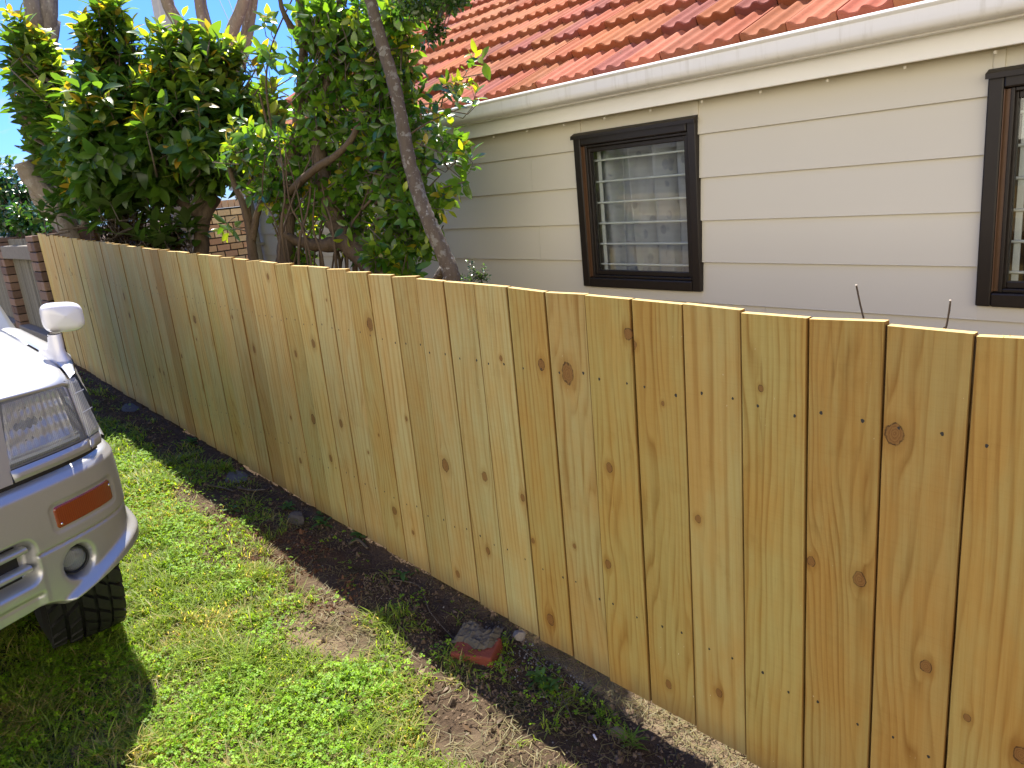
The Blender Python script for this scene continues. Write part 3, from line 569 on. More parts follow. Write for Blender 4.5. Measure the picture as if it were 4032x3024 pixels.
# roof tiles
PIT = R(29.5); UP = np.array([0, math.cos(PIT), math.sin(PIT)]); NR = np.array([0, -math.sin(PIT), math.cos(PIT)]); GA = .335; TW = .2085
VX0 = HX0 - .40; E0 = np.array([0, -.135, 1.966])
NCOL = int((HX1 + .35 - VX0) / TW); NROW = 8
def roof_tiles():
    m = MB(); pu = np.array([.0, .015, .05, .09, .13, .20, .29, .36, .41, .455, .50, .545, .59, .64, .71, .80, .86, .90, .95, .985, .995])
    pz = np.array([.014, .020, .0215, .020, .012, .0045, .002, .004, .013, .0185, .020, .0185, .013, .004, .002, .0045, .011, .0165, .019, .018, .006])
    for r in range(NROW):
        for c_ in range(NCOL):
            x0 = VX0 + c_ * TW + (0 if r % 2 == 0 else 0) + random.uniform(-.002, .002); lift = random.uniform(-.003, .004); sk = random.uniform(-.004, .004)
            base = np.array([.32, .108, .058]); t = random.random(); col = base * random.uniform(.78, 1.18) * np.array([1, random.uniform(.88, 1.12), random.uniform(.85, 1.2)])
            if t < .12: col = np.array([.25, .085, .070]) * random.uniform(.8, 1.1)
            if t > .86: col = np.array([.36, .145, .075])
            P = []
            for s, dz in ((-.004, -.006), (0, 0), (.012, .0006), (.20, 0), (GA + .07, 0)):
                q = [E0 + UP * (r * GA + s + sk) + NR * (.040 * (1 - s / GA) + z + dz + lift + .006) + np.array([x0 + u * (TW - .003), 0, 0]) for u, z in zip(pu, pz)]; P.append(q)
            P = np.array(P); m.grid(P, 0, col)
            nose = P[0]; low = np.array([E0 + UP * (r * GA - .002 + sk) + NR * (.040 - .034 + lift + .06 * z) + np.array([x0 + u * (TW - .003), 0, 0]) for u, z in zip(pu, pz)])
            m.grid(np.array([low, nose]), 0, col * .9)
            for e in (0, -1):
                s1 = P[:, e]; s2 = s1 - NR * .022; m.grid(np.array([s1, s2]), 0, col * .85, flip=(e == -1))
    return m.build('roof', [TILE], house, smooth=True, sharp=50)
roof_tiles()
RY = E0[1] + (NROW * GA + .02) * UP[1]; RZ = E0[2] + (NROW * GA + .02) * UP[2]
m = MB(); a = E0 + UP * .05; # under-slab and back slope
m.add([(VX0 + .01, E0[1] + .03, E0[2] - .0), (HX1 + .33, E0[1] + .03, E0[2] - .0), (HX1 + .33, RY, RZ + .005), (VX0 + .01, RY, RZ + .005), (VX0 + .01, 2 * RY - E0[1], E0[2]), (HX1 + .33, 2 * RY - E0[1], E0[2])], [(0, 1, 2, 3), (3, 2, 5, 4)], 0, (.27, .09, .055))
m.build('roof_slope', TILE, house)
m = MB(); xx = VX0 - .02
while xx < HX1 + .3:
    col = np.array([.28, .085, .055]) * random.uniform(.85, 1.15); P = []
    for s in (0, .02, .38, .40): P.append([(xx + s, RY + math.sin(a_) * .115 * (1.06 if s < .03 else 1), RZ + .015 + math.cos(a_) * .10 * (1.06 if s < .03 else 1) + (.010 if s < .03 else 0)) for a_ in np.linspace(-1.75, 1.75, 13)])
    m.grid(np.array(P), 0, col, flip=True); xx += .375
m.build('ridge_capping', TILE, house, smooth=True, sharp=50)
m = MB(); LB = NROW * GA                   # verge: barge board and capping tiles up the left gable
for xo, col in ((VX0 + .03, None),):
    m.add([tuple(np.array([xo, 0, 0]) + E0 + UP * s + NR * n_ + np.array([dx, 0, 0])) for dx in (0, .025) for s, n_ in ((0, -.17), (0, .01), (LB, .01), (LB, -.17))], [(0, 1, 2, 3), (7, 6, 5, 4), (0, 4, 5, 1), (1, 5, 6, 2), (2, 6, 7, 3), (3, 7, 4, 0)])
o = m.build('barge_board', FASCIA, house)
m = MB(); s = -.02
while s < LB:
    col = np.array([.28, .085, .055]) * random.uniform(.85, 1.15)
    P = [[tuple(E0 + UP * (s + q) + NR * (.035 + .07 * math.cos(a_) * (1.08 if q < .03 else 1)) + np.array([VX0 + .045 + .085 * math.sin(a_) * (1.08 if q < .03 else 1), 0, 0])) for a_ in np.linspace(-1.7, 1.7, 11)] for q in (0, .02, .36, .38)]
    m.grid(np.array(P), 0, col); s += .355
m.build('verge_capping', TILE, house, smooth=True, sharp=50)
m = MB(); m.box((HX0 - .32, -.061, 1.70), (HX0 - .004, .30, 1.8115)); m.tube([(HX0 - .16, -.03, 1.70), (HX0 - .16, -.03, 1.62)], .05, 12); o = m.build('eave_box', FASCIA, house)
m = MB(); dx_ = HX0 + .13; m.tube([(dx_, -.13, 1.882), (dx_, -.12, 1.84), (dx_, -.065, 1.74), (dx_, -.062, 1.60), (dx_, -.062, -.2)], .034, 14); 
for z in (1.15, .6): m.box((dx_ - .06, -.100, z), (dx_ + .06, -.0135, z + .025))
m.tube([(dx_, -.062, .93), (dx_, -.062, .80)], .041, 14); m.build('downpipe', simple('downpipe_paint', (.30, .29, .27), .5, 0, .4, .1, 6, 0), house, smooth=True, sharp=40)
# windows
def window(a, b, z0, z1, first):
    wr_ = .052
    m = MB(); yf = -.030
    for lo, hi in (((a, z0), (a + wr_, z1 - .0)), ((b - wr_, z0), (b, z1))): m.box((lo[0], yf, lo[1] + .0005), (hi[0], .060, hi[1] - .0005))
    m.box((a + wr_ + .0003, yf - .002, z0), (b - wr_ - .0003, .060, z0 + wr_)); m.box((a + wr_ + .0003, yf - .002, z1 - wr_), (b - wr_ - .0003, .060, z1))
    wf = m.build('window', BRONZE, house); bevel(wf, .006, 2)
    m = MB(); m.add([(a - .004, -.012, z1 + .018), (b + .004, -.012, z1 + .018), (b + .004, -.045, z1 + .002), (a - .004, -.045, z1 + .002), (a - .004, -.045, z1 - .016), (b + .004, -.045, z1 - .016), (b + .004, -.012, z1 - .002), (a - .004, -.012, z1 - .002)], [(3, 2, 1, 0), (4, 5, 2, 3), (7, 6, 5, 4), (0, 1, 6, 7), (0, 7, 4, 3), (1, 2, 5, 6)]); m.build('head_flashing', BRONZE, wf)
    m = MB(); i0, i1, k0, k1 = a + wr_, b - wr_, z0 + wr_, z1 - wr_      # stepped sash
    for w_, y0, y1, e in ((.014, -.016, .02, 0), (.024, .000, .03, .0145)):
        A, B_, C0, C1 = i0 + e + .0005, i1 - e - .0005, k0 + e + .0005, k1 - e - .0005
        lx = .017 if y0 < -.01 else 0.
        m.box((A + lx, y0, C0), (A + lx + w_, y1, C1)); m.box((B_ - w_, y0, C0), (B_, y1, C1)); m.box((A + lx + w_ + .0003, y0 + .001, C0), (B_ - w_ - .0003, y1, C0 + w_)); m.box((A + lx + w_ + .0003, y0 + .001, C1 - w_), (B_ - w_ - .0003, y1, C1))
    sa = m.build('sash', BRONZE, wf); bevel(sa, .003, 2)
    m = MB(); m.box((i0 + .0004, -.026, k0 + .004), (i0 + .0030, -.004, k1 - .004)); m.box((i0 + .0032, -.0100, k0 + .004), (i0 + .0168, -.006, k1 - .004)); m.build('sash_liner', BRONZE2, wf)
    g0, g1, h0, h1 = i0 + .036, i1 - .036, k0 + .036, k1 - .036
    m = MB(); m.box((g0, .012, h0), (g1, .016, h1)); m.build('pane', GLASS, wf)
    m = MB(); zs = np.linspace(k1 - .085, k0 + .065, 6)
    for z in zs: m.tube([(i0 + .02, .058, z), (i1 - .02, .058, z)], .0058, 10)
    m.box((i0 + .036, .064, k0 + .02), (i0 + .058, .070, k1 - .02)); m.box((i1 - .050, .064, k0 + .02), (i1 - .036, .070, k1 - .02))
    m.build('security_bars', WHITEBAR, wf, smooth=True, sharp=40)
    m = MB(); N = 160; us = np.linspace(0, 1, N); P = []
    xs_ = (i0 - .06) + us * (i1 - i0 + .06) if first else i0 + us * (i1 - i0)
    for z in np.linspace(k0 - .1, k1 + .1, 8):
        amp = .032 + .012 * np.sin(z * 5); P.append(np.stack([xs_ + .010 * np.sin(us * 37 + z * .8), .135 + amp * np.sin(us * 27 + .5 * np.sin(us * 9) + z * .35) + .010 * np.sin(us * 61), np.full(N, z)], 1))
    m.grid(np.array(P))
    if first: m.build('curtain', CURTAIN, wf, smooth=True)
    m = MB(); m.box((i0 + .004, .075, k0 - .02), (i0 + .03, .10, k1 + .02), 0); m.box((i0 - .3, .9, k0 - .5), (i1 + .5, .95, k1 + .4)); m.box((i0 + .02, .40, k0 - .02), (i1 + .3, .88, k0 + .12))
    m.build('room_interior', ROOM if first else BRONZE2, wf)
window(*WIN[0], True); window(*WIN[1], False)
m = MB(); m.box((HX0 + .102, .1003, -.1), (HX1 - .102, 4.28, .0)); m.box((HX0 + .102, .1003, 1.83), (HX1 - .102, 4.28, 1.86)); m.build('floor_and_ceiling', ROOM, house)

# ------------------------------------------------------------------ old fence of brick piers and grey palings, left
def brick_block(m, lo, hi, course=.088, L=.23, gap=.012, cols=((.30, .20, .15), (.20, .13, .10), (.36, .25, .19)), off=.5, axis=0):
    """courses of separate bricks round a mortar core"""
    m.box((lo[0] + gap, lo[1] + gap, lo[2]), (hi[0] - gap, hi[1] - gap, hi[2] - .004), 1, (1, 1, 1))
    z = lo[2]; r = 0
    while z < hi[2] - .02:
        zt = min(z + course - gap, hi[2]); u = lo[axis] - (L * off if r % 2 else 0)
        while u < hi[axis] - .01:
            a = max(u, lo[axis]); b = min(u + L - gap, hi[axis])
            if hi[axis] - b < .06: b = hi[axis]
            if b - a > .02:
                p = list(lo); q = list(hi); p[axis] = a; q[axis] = b; p[2] = z; q[2] = zt
                c = np.array(random.choice(cols)) * random.uniform(.85, 1.15); j = random.uniform(-.0015, .0015); p[1 - axis] += j; q[1 - axis] += j
                m.box(p, q, 0, c)
            u += L
        z += course; r += 1
GL = float(gh(-8.3))
oldf = thing('brick_pier_fence', 'old fence of brown brick piers and grey weathered palings beyond the new fence', 'fence', (-9.4, 1.45, GL)); bpy.context.view_layer.update()
def op(o): o.parent = oldf; o.matrix_parent_inverse = Matrix.Translation(-oldf.location); return o
for x0, x1, y0, y1, zt in ((-8.24, -7.93, 1.395, 1.70, 1.465), (-10.36, -10.04, 1.445, 1.75, 1.46), (-12.5, -12.2, 1.445, 1.75, 1.46)):
    m = MB(); brick_block(m, (x0, y0, GL - .15), (x1, y1, zt), cols=((.19, .125, .092), (.14, .092, .070), (.23, .155, .115)), L=.30, off=.45, gap=.009); op(bevel(m.build('brick_pier', [BRICK, MORTARC]), .006, 2))
for xa, xb in ((-10.04, -8.24), (-12.2, -10.36)):
    m = MB(); x = xa + .004
    while x < xb - .02:
        wv_ = random.uniform(.068, .078); c = np.array([.17, .16, .125]) * random.uniform(.75, 1.2); m.box((x, 1.530 + random.uniform(0, .004), GL + .05), (min(x + wv_, xb - .003), 1.550, 1.44 + random.uniform(-.006, .006)), 0, c); x += wv_ + .006
    op(m.build('paling_panel', OLDW))
    for z0, z1, y0 in ((1.24, 1.375, 1.475), (GL + .02, GL + .17, 1.455)):
        m = MB(); m.box((xa, y0 - .03, z0), (xb, 1.529, z1), 0, (.20, .185, .16)); op(bevel(m.build('rail', OLDW), .008))

# ------------------------------------------------------------------ tan brick wall, utility pole, wires, planter
bw = MB(); brick_block(bw, (-12.0, 4.15, -.2), (-11.77, 6.6, 1.545), course=.102, L=.205, gap=.018, cols=((.72, .48, .20), (.66, .41, .17), (.76, .55, .25), (.58, .33, .15)), axis=1)
y = 4.15
while y < 6.58: bw.box((-12.0, y, 1.546), (-11.766, min(y + .088, 6.6), 1.655), 0, np.array(random.choice(((.62, .42, .23), (.54, .33, .19), (.46, .27, .17)))) * random.uniform(.9, 1.1)); y += .099
tag(bw.build('brick_wall', [BRICK, MORTARC]), 'tan brick wall with an upright brick capping course, seen between the trees', 'wall')
pole = thing('utility_pole', 'pale grey concrete power pole rising behind the tan brick wall', 'pole', (-14.1, 5.22, -.2))
m = MB(); zz_ = [0, 2, 4, 6, 8, 9.5]; P = []
for z in zz_:
    h = .205 - .010 * z; P.append([(-h, -h * .9, z), (h, -h * .9, z), (h, h * .9, z), (-h, h * .9, z)])
m.grid(np.array(P), closed=True); m.f.append(tuple(m.n - 4 + i for i in range(4))); m.m.append(0)
bevel(m.build('shaft', simple('pale_concrete', (.42, .42, .42), .85, 0, .2, .15, 8, .3), pole), .02)
m = MB(); m.box((-.06, -1.2, 8.6), (.06, 1.2, 8.75)); m.build('crossarm', DEADB, pole)
def wire(a, b, sag, lab):
    a = Vector(a); b = Vector(b); m = MB(); m.tube([a.lerp(b, t) - Vector((0, 0, sag * 4 * t * (1 - t))) for t in np.linspace(0, 1, 24)], .009, 6)
    tag(m.build('power_line', RUBBER), lab, 'power line')
wire(W(470, -10, 26), W(557, 172, 17), .1, 'upper of two thin black power lines sloping down behind the bare limbs')
wire(W(480, -40, 27), W(566, 190, 17), .1, 'lower of two thin black power lines sloping down behind the bare limbs')
wire(W(520, 253, 20), W(720, 268, 20), .12, 'single near level power line in the gap left of the camellia')
m = MB(); m.box((-9.3, 1.72, .35), (-7.2, 1.76, 1.50), 0); tag(m.build('retaining_board', bark_mat('stained_board', (.045, .025, .013), (.09, .05, .026), 0, 6.)), 'dark brown stained board behind the far end of the pine fence', 'board')

# ------------------------------------------------------------------ plants
def unit(v): return v / (np.linalg.norm(v, axis=-1, keepdims=True) + 1e-9)
LT = np.array([0, .16, .40, .68, .90, 1.]); 
def leaf_mesh(name, P, D, N, L, Wd, col, mat, parent, curl=.25, fold=.25, wprof=(.10, .55, 1., .88, .40, .03)):
    P = np.asarray(P); D = unit(np.asarray(D)); N = np.asarray(N); S = unit(np.cross(D, N)); N = np.cross(S, D); n = len(P); rows = []
    cu = curl * rng.uniform(.3, 1.5, (n, 1)); tw = rng.normal(0, .25, (n, 1))
    for t, wp in zip(LT, wprof):
        c = P + D * (L[:, None] * t * (1 - .12 * cu * t)) - N * (L[:, None] * cu * t * t)
        s = unit(S + N * tw * t); e = s * (Wd[:, None] * wp * .5); u = N * (Wd[:, None] * wp * .5 * fold)
        rows += [c - e + u, c, c + e + u]
    V = np.stack(rows, 1); F = []
    for i in range(5):
        for j in range(2): F.append((3 * i + j, 3 * i + j + 1, 3 * i + j + 4, 3 * i + j + 3))
    return arr_mesh(name, V, F, np.asarray(col), mat, parent)
def ell_points(n, c, r, lo=.45):
    u = unit(rng.normal(0, 1, (n, 3))); return np.array(c) + u * np.array(r) * (rng.uniform(lo ** 3, 1, (n, 1)) ** (1 / 3.)), u
def whorls(tips, axes, per, L, spread, young, cA, cB, cY, stemlen=.10):
    P, D, N, Ls, Cs = [], [], [], [], []
    for t, a, yg in zip(tips, axes, young):
        a = a / np.linalg.norm(a); k = random.randint(*per); ph = random.uniform(0, 6.28); e1 = np.cross(a, (.3, .9, .1)); e1 /= np.linalg.norm(e1); e2 = np.cross(a, e1)
        for i in range(k):
            s = i / max(k - 1, 1); ph += 2.4 + random.uniform(-.25, .25); rad = math.cos(ph) * e1 + math.sin(ph) * e2
            sp = spread * (1.25 - .75 * s) * random.uniform(.85, 1.15); d = a * math.cos(sp) + rad * math.sin(sp); d = d + np.array([0, 0, -.16 * (1 - s)])
            P.append(t + a * (stemlen * (s - .8)) + rad * .006); D.append(d); N.append(a * math.sin(sp) - rad * math.cos(sp) + np.array([0, 0, .35])); Ls.append(L * random.uniform(.75, 1.12) * (1 - .35 * s * (1 if yg else .4)))
            q = random.random(); c = np.array(cA) * (1 - q) + np.array(cB) * q
            if yg and s > .45: c = c * (1 - (s - .2)) + np.array(cY[random.random() > .78]) * (s - .2)
            Cs.append(c * random.uniform(.85, 1.15))
    return np.array(P), np.array(D), np.array(N), np.array(Ls), np.array(Cs)
def plant(name, label, cat, base, group=None): o = thing(name, label, cat, base, 0, group); bpy.context.view_layer.update(); return o
def under(o, root): o.parent = root; o.matrix_parent_inverse = Matrix.Translation(-root.location); return o
def bez(pts, n=10):
    """smooth polyline through points"""
    pts = [np.array(p, float) for p in pts]; out = []
    for i in range(len(pts) - 1):
        p0 = pts[max(i - 1, 0)]; p1 = pts[i]; p2 = pts[i + 1]; p3 = pts[min(i + 2, len(pts) - 1)]
        for t in np.arange(n) / n: out.append(.5 * ((2 * p1) + (p2 - p0) * t + (2 * p0 - 5 * p1 + 4 * p2 - p3) * t * t + (3 * p1 - p0 - 3 * p2 + p3) * t ** 3))
    out.append(pts[-1]); return out
def limb(m, pts, r0, r1, n=10, seg=8, wob=.18, mat=0):
    q = bez(pts, seg); rr = np.linspace(r0, r1, len(q)); m.tube(q, rr, n, mat, True, wob)
def mpx(d, px): return px * d / 1651.6 * .98      # pixels of the photograph to metres at a distance

# big broad-leaved tree on the left
d0 = W(430, 560, 6.9)
hedge = plant('broadleaf_tree', 'large dark green broad-leaved tree with yellow new tips, left above the fence', 'tree', (d0.x, d0.y, float(gh(d0.x))))
HB = [(35, 225, 8.1, 105, 120, 120), (110, 310, 7.8, 110, 100, 120), (245, 160, 7.3, 62, 130, 105), (250, 290, 7.1, 145, 115, 210), (420, 190, 6.9, 105, 95, 130), (525, 265, 6.7, 90, 80, 75), (430, 300, 6.7, 135, 95, 160), (330, 375, 7.2, 120, 55, 100), (500, 315, 6.7, 65, 45, 30), (190, 395, 7.4, 100, 40, 35)]
tips, axes, yng = [], [], []; brm = MB(); cen = np.array(W(330, 330, 7.2))
for px, py, dd, rx, ry, n in HB:
    c = np.array(W(px, py, dd)); r = np.array([mpx(dd, rx * .95), mpx(dd, rx * .9), mpx(dd, ry)]); p, u = ell_points(n, c, r, .35)
    for a, b in zip(p, u):
        if a[1] < 1.62: a[1] = 1.62 + abs(a[1] - 1.62) * .4
        tips.append(a); axes.append(b * .8 + np.array([0, 0, .75 if a[2] > c[2] - .1 else .15]) + rng.normal(0, .25, 3)); yng.append(random.random() < (.6 if b[2] > .0 and a[2] > 1.9 else .12))
for px, py, dd, n in ((245, 8, 7.3, 4), (200, 70, 7.4, 3), (290, 75, 7.3, 3), (25, 40, 8.1, 3), (85, 95, 8.0, 5), (45, 120, 8.0, 4), (345, 80, 6.9, 4), (395, 70, 6.9, 3), (470, 95, 6.9, 5), (505, 100, 6.8, 3), (560, 130, 6.7, 2), (140, 150, 7.8, 3), (590, 190, 6.6, 3), (120, 440, 7.6, 4), (210, 465, 7.0, 3), (240, 440, 7.0, 3), (310, 440, 7.1, 4), (355, 455, 6.9, 3), (330, 500, 6.8, 3), (350, 525, 6.8, 4), (400, 500, 6.8, 3)):
    c = np.array(W(px, py, dd))
    for _ in range(n): tips.append(c + rng.normal(0, .05, 3)); axes.append(np.array([0, 0, 1.]) + rng.normal(0, .35, 3)); yng.append(py < 200)
for t, a in zip(tips, axes):
    a = a / np.linalg.norm(a); mid = t - a * .22; inn = mid + (cen + np.array([0, 0, -.5]) - mid) * random.uniform(.15, .35)
    brm.tube([t + a * .01, t - a * .10, mid, inn], [.002, .004, .006, .009], 5, 0, False)
P, D, N, L, Cc = whorls(tips, axes, (7, 11), .178, 1.05, yng, (.026, .075, .012), (.080, .155, .020), ((.24, .32, .030), (.44, .26, .025)), .13)
under(leaf_mesh('crown', P, D, N, L, L * .45, Cc, LEAF, None, .36, .26), hedge); under(brm.build('branches', TWIG, smooth=True), hedge)
tr = MB(); g0 = float(gh(-6.7))
limb(tr, [W(436, 640, 6.9), W(434, 560, 6.9), W(436, 470, 6.9), W(432, 400, 6.95), W(420, 320, 7.0), W(400, 220, 7.0)], .072, .025); limb(tr, [W(434, 500, 6.9), W(450, 455, 6.85), W(470, 425, 6.85)], .052, .038); limb(tr, [W(438, 470, 6.9), W(465, 400, 6.85), W(480, 330, 6.8), W(500, 250, 6.8)], .035, .015)
limb(tr, [W(436, 470, 6.9), W(350, 400, 7.1), W(280, 330, 7.2), W(240, 200, 7.3)], .045, .02); limb(tr, [W(300, 355, 7.2), W(200, 350, 7.5), W(110, 300, 7.9), W(50, 250, 8.1)], .04, .015)
under(tr.build('trunk', BARK, smooth=True), hedge)

# older trunk left of it, cut off
t0 = W(165, 545, 8.0); stump = plant('pollarded_tree', 'thick grey brown trunk leaning left behind the board at the far fence end', 'tree', (t0.x, t0.y, float(gh(t0.x))))
m = MB(); limb(m, [W(185, 640, 7.9), W(165, 540, 7.95), W(140, 470, 8.0), (W(112, 430, 8.05)), W(70, 385, 8.1), W(50, 350, 8.1)], .115, .075, 12); limb(m, [W(150, 500, 8.0), W(120, 470, 8.2), W(85, 430, 8.3), W(75, 400, 8.3)], .08, .05, 10)
limb(m, [W(170, 545, 7.95), W(183, 480, 7.9), W(200, 420, 7.9), W(215, 350, 7.9)], .04, .02, 8)
under(m.build('trunk', GREYB, smooth=True), stump)

# undergrowth: brown-red shrub and dark green bush
def small_shrub(name, label, cat, lst, leafL, cols, tw=TWIG, wd=.5, mat=None, per=(5, 8)):
    c0 = np.array(W(*lst[0][:3])); root = plant(name, label, cat, (c0[0], c0[1], float(gh(c0[0])))); tips, axes = [], []; bm_ = MB()
    for px, py, dd, rx, ry, n in lst:
        c = np.array(W(px, py, dd)); p, u = ell_points(n, c, (mpx(dd, rx), mpx(dd, rx), mpx(dd, ry)), .2)
        for a, b in zip(p, u):
            if a[1] < 1.56: a[1] = 1.56 + abs(a[1] - 1.56) * .5
            tips.append(a); axes.append(b + np.array([0, 0, .5]) + rng.normal(0, .3, 3))
            if random.random() < .5: q = np.array([c0[0] + random.uniform(-.4, .4), c0[1], a[2] - random.uniform(.3, .6)]); bm_.tube([a, a * .6 + q * .4 + rng.normal(0, .03, 3), q], [.0015, .003, .005], 4, 0, False)
    P, D, N, L, Cc = whorls(tips, axes, per, leafL, 1.1, [random.random() < .2 for _ in tips], *cols, stemlen=leafL * 1.2)
    under(leaf_mesh('crown', P, D, N, L, L * wd, Cc, mat or CAMLEAF, None, .3, .2), root); under(bm_.build('branches', tw, smooth=True), root); return root
small_shrub('shrub', 'small-leaved reddish brown shrub in the shade below the broad-leaved tree', 'shrub', [(255, 470, 7.4, 55, 65, 200), (320, 500, 7.2, 60, 45, 150), (235, 430, 7.6, 40, 50, 80), (380, 520, 7.0, 30, 30, 40)], .045, ((.030, .018, .012), (.055, .035, .016), ((.10, .05, .02), (.12, .03, .02))))
small_shrub('bush', 'dark green small-leaved bush above the old brick pier fence', 'bush', [(30, 430, 10.6, 75, 75, 260), (70, 470, 9.6, 60, 30, 120), (150, 490, 9.0, 40, 25, 70), (-20, 440, 10.8, 60, 60, 120)], .085, ((.012, .045, .012), (.03, .085, .018), ((.10, .15, .02), (.12, .12, .02))))

# dead trunk and bare limbs against the sky
b0 = W(115, 440, 12.0); dead = plant('dead_tree', 'splintered grey dead trunk against the sky, top left', 'tree', (b0.x, b0.y, float(gh(b0.x))))
m = MB(); limb(m, [W(110, 560, 12), W(115, 330, 12), W(100, 140, 12), W(88, 60, 12), W(85, -60, 12)], .20, .16, 14, 8, .3)
for a, b, r in (((84, 70), (62, -40), .10), ((100, 100), (112, -40), .085), ((108, 105), (122, 45), .06), ((98, 80), (98, -40), .07)): m.tube([W(*a, 11.9), W((a[0] + b[0]) / 2 + 2, (a[1] + b[1]) / 2, 11.85), W(*b, 11.9)], [r, r * .9, r * .7], 9, 0, True, .5)
under(m.build('trunk', DEADB, smooth=True), dead)
b0 = W(395, 480, 10.0); bare = plant('bare_limbed_tree', 'smooth grey bare limbs of a pruned tree rising behind the broad-leaved tree', 'tree', (b0.x, b0.y, float(gh(b0.x))))
m = MB(); b = W(440, 300, 10)
limb(m, [W(392, 600, 10), W(400, 440, 10), b], .20, .17, 12)
for pts, r0, r1 in (([b, W(430, 150, 10), W(405, 78, 10), W(365, 15, 10), W(345, -60, 10)], .11, .075), ([b, W(468, 150, 10), W(452, 90, 10), W(434, 30, 10), W(420, -60, 10)], .10, .055), ([W(462, 110, 10), W(452, 60, 10.05), W(438, 0, 10.1), W(440, -50, 10.1)], .05, .045), ([b, W(480, 160, 9.95), W(495, 85, 9.9), W(524, 10, 9.9), W(535, -60, 9.9)], .11, .075), ([b, W(505, 220, 10.1), W(518, 140, 10.1), W(535, 30, 10.1), W(545, -60, 10.1)], .08, .05), ([W(520, 150, 10.1), W(535, 100, 10.05), W(548, 20, 10.1), W(556, -60, 10.1)], .05, .045)): limb(m, pts, r0 * .8, r1 * .75, 10, 6, .1)
under(m.build('limbs', GREYB, smooth=True), bare)

# camellia behind the fence
c0 = W(640, 590, 5.1); cam_t = plant('camellia_tree', 'glossy-leaved camellia with many thin stems between the fence and the house', 'tree', (c0.x, c0.y, float(gh(c0.x))))
CB = [(745, 60, 4.9, 100, 85, 78), (700, 170, 4.95, 75, 80, 46), (830, 150, 4.7, 95, 90, 87), (850, 270, 4.6, 95, 90, 92), (790, 330, 4.8, 75, 90, 60), (865, 390, 4.5, 75, 85, 78), (880, 480, 4.4, 70, 80, 74), (840, 555, 4.4, 60, 50, 41), (700, 60, 4.9, 60, 60, 28), (545, 320, 5.3, 60, 50, 37), (590, 395, 5.2, 75, 50, 39), (640, 330, 5.1, 60, 50, 28), (640, 450, 5.2, 70, 65, 32), (700, 400, 5.0, 70, 80, 41), (760, 470, 4.8, 65, 90, 51), (700, 270, 5.0, 70, 70, 37), (650, 560, 5.2, 50, 25, 14), (860, 40, 4.6, 60, 50, 32)]
tips, axes, yng = [], [], []; bm_ = MB(); cc0 = np.array(W(720, 420, 4.95))
def sprig(px, py, dd, n=1, sp=.03, up=.3):
    c = np.array(W(px, py, dd))
    for _ in range(n): tips.append(c + rng.normal(0, sp, 3)); axes.append(np.array([.5, -.3, up]) + rng.normal(0, .4, 3)); yng.append(random.random() < .6)
for px, py, dd, rx, ry, n in CB:
    c = np.array(W(px, py, dd)); p, u = ell_points(n, c, (mpx(dd, rx), mpx(dd, rx) * .8, mpx(dd, ry)), .3)
    for a, b in zip(p, u):
        a[1] = min(max(a[1], 1.58), 2.92); tips.append(a); axes.append(b * .7 + np.array([0, 0, .05]) + rng.normal(0, .35, 3)); yng.append(random.random() < (.45 if px < 660 else .22))
for q in ((980, 170, 4.3), (1005, 215, 4.25), (970, 290, 4.3), (1000, 290, 4.25), (985, 330, 4.3), (1000, 190, 4.25), (960, 400, 4.3), (985, 400, 4.25), (975, 430, 4.25), (1005, 345, 4.2), (1015, 110, 4.2), (960, 245, 4.35), (940, 330, 4.3), (950, 440, 4.3), (930, 540, 4.25), (905, 590, 4.25), (590, 40, 5.2), (610, 120, 5.1), (640, 20, 5.0), (620, 75, 5.1), (560, 110, 5.3), (500, 330, 5.4), (485, 350, 5.4), (520, 270, 5.4)): sprig(*q, n=2, sp=.035)
for q in ((478, 495, 5.5), (492, 505, 5.45)): tips.append(np.array(W(*q))); axes.append(np.array([-.6, -.3, -.4])); yng.append(True)
for i, (t, a) in enumerate(zip(tips, axes)):
    a = a / np.linalg.norm(a); inn = t + (cc0 + rng.normal(0, .25, 3) - t) * random.uniform(.10, .22)
    bm_.tube([t + a * .01, t - a * .08, (t - a * .16) * .7 + inn * .3 + rng.normal(0, .015, 3), inn], [.0012, .002, .003, .004], 4, 0, False)
P, D, N, L, Cc = whorls(tips, axes, (5, 8), .094, 1.15, yng, (.026, .085, .010), (.11, .21, .020), ((.30, .36, .020), (.50, .34, .02)), .10)
keep = P[:, 1] < 3.02; under(leaf_mesh('crown', P[keep], D[keep], N[keep], L[keep], L[keep] * .47, Cc[keep], CAMLEAF, None, .18, .25), cam_t); 
m = MB()
limb(m, [W(600, 700, 5.15), W(615, 570, 5.15), W(620, 480, 5.15), W(622, 390, 5.15), W(640, 290, 5.1), W(650, 190, 5.05), W(655, 80, 5.0), W(640, -30, 5.0)], .062, .018, 10)
limb(m, [W(640, 250, 5.1), W(690, 190, 5.05), W(730, 130, 4.95), W(770, 40, 4.9)], .03, .01); limb(m, [W(655, 100, 5.0), W(630, 60, 5.05), W(610, 20, 5.05), W(600, -30, 5.1)], .025, .009)
limb(m, [W(830, 640, 4.55), W(815, 580, 4.6), W(770, 540, 4.75), W(730, 490, 4.85), W(705, 410, 4.9), W(690, 350, 4.95), W(695, 250, 4.95), W(720, 120, 4.9), W(735, 0, 4.9)], .085, .02, 12, 8, .35)
limb(m, [W(790, 560, 4.7), W(745, 528, 4.8), W(690, 530, 4.9), W(640, 520, 4.95), W(612, 505, 4.95)], .055, .020, 9, 8, .4)
limb(m, [W(625, 415, 5.1), W(680, 365, 4.7), W(720, 340, 4.65), W(760, 300, 4.6), W(785, 240, 4.6)], .026, .016)
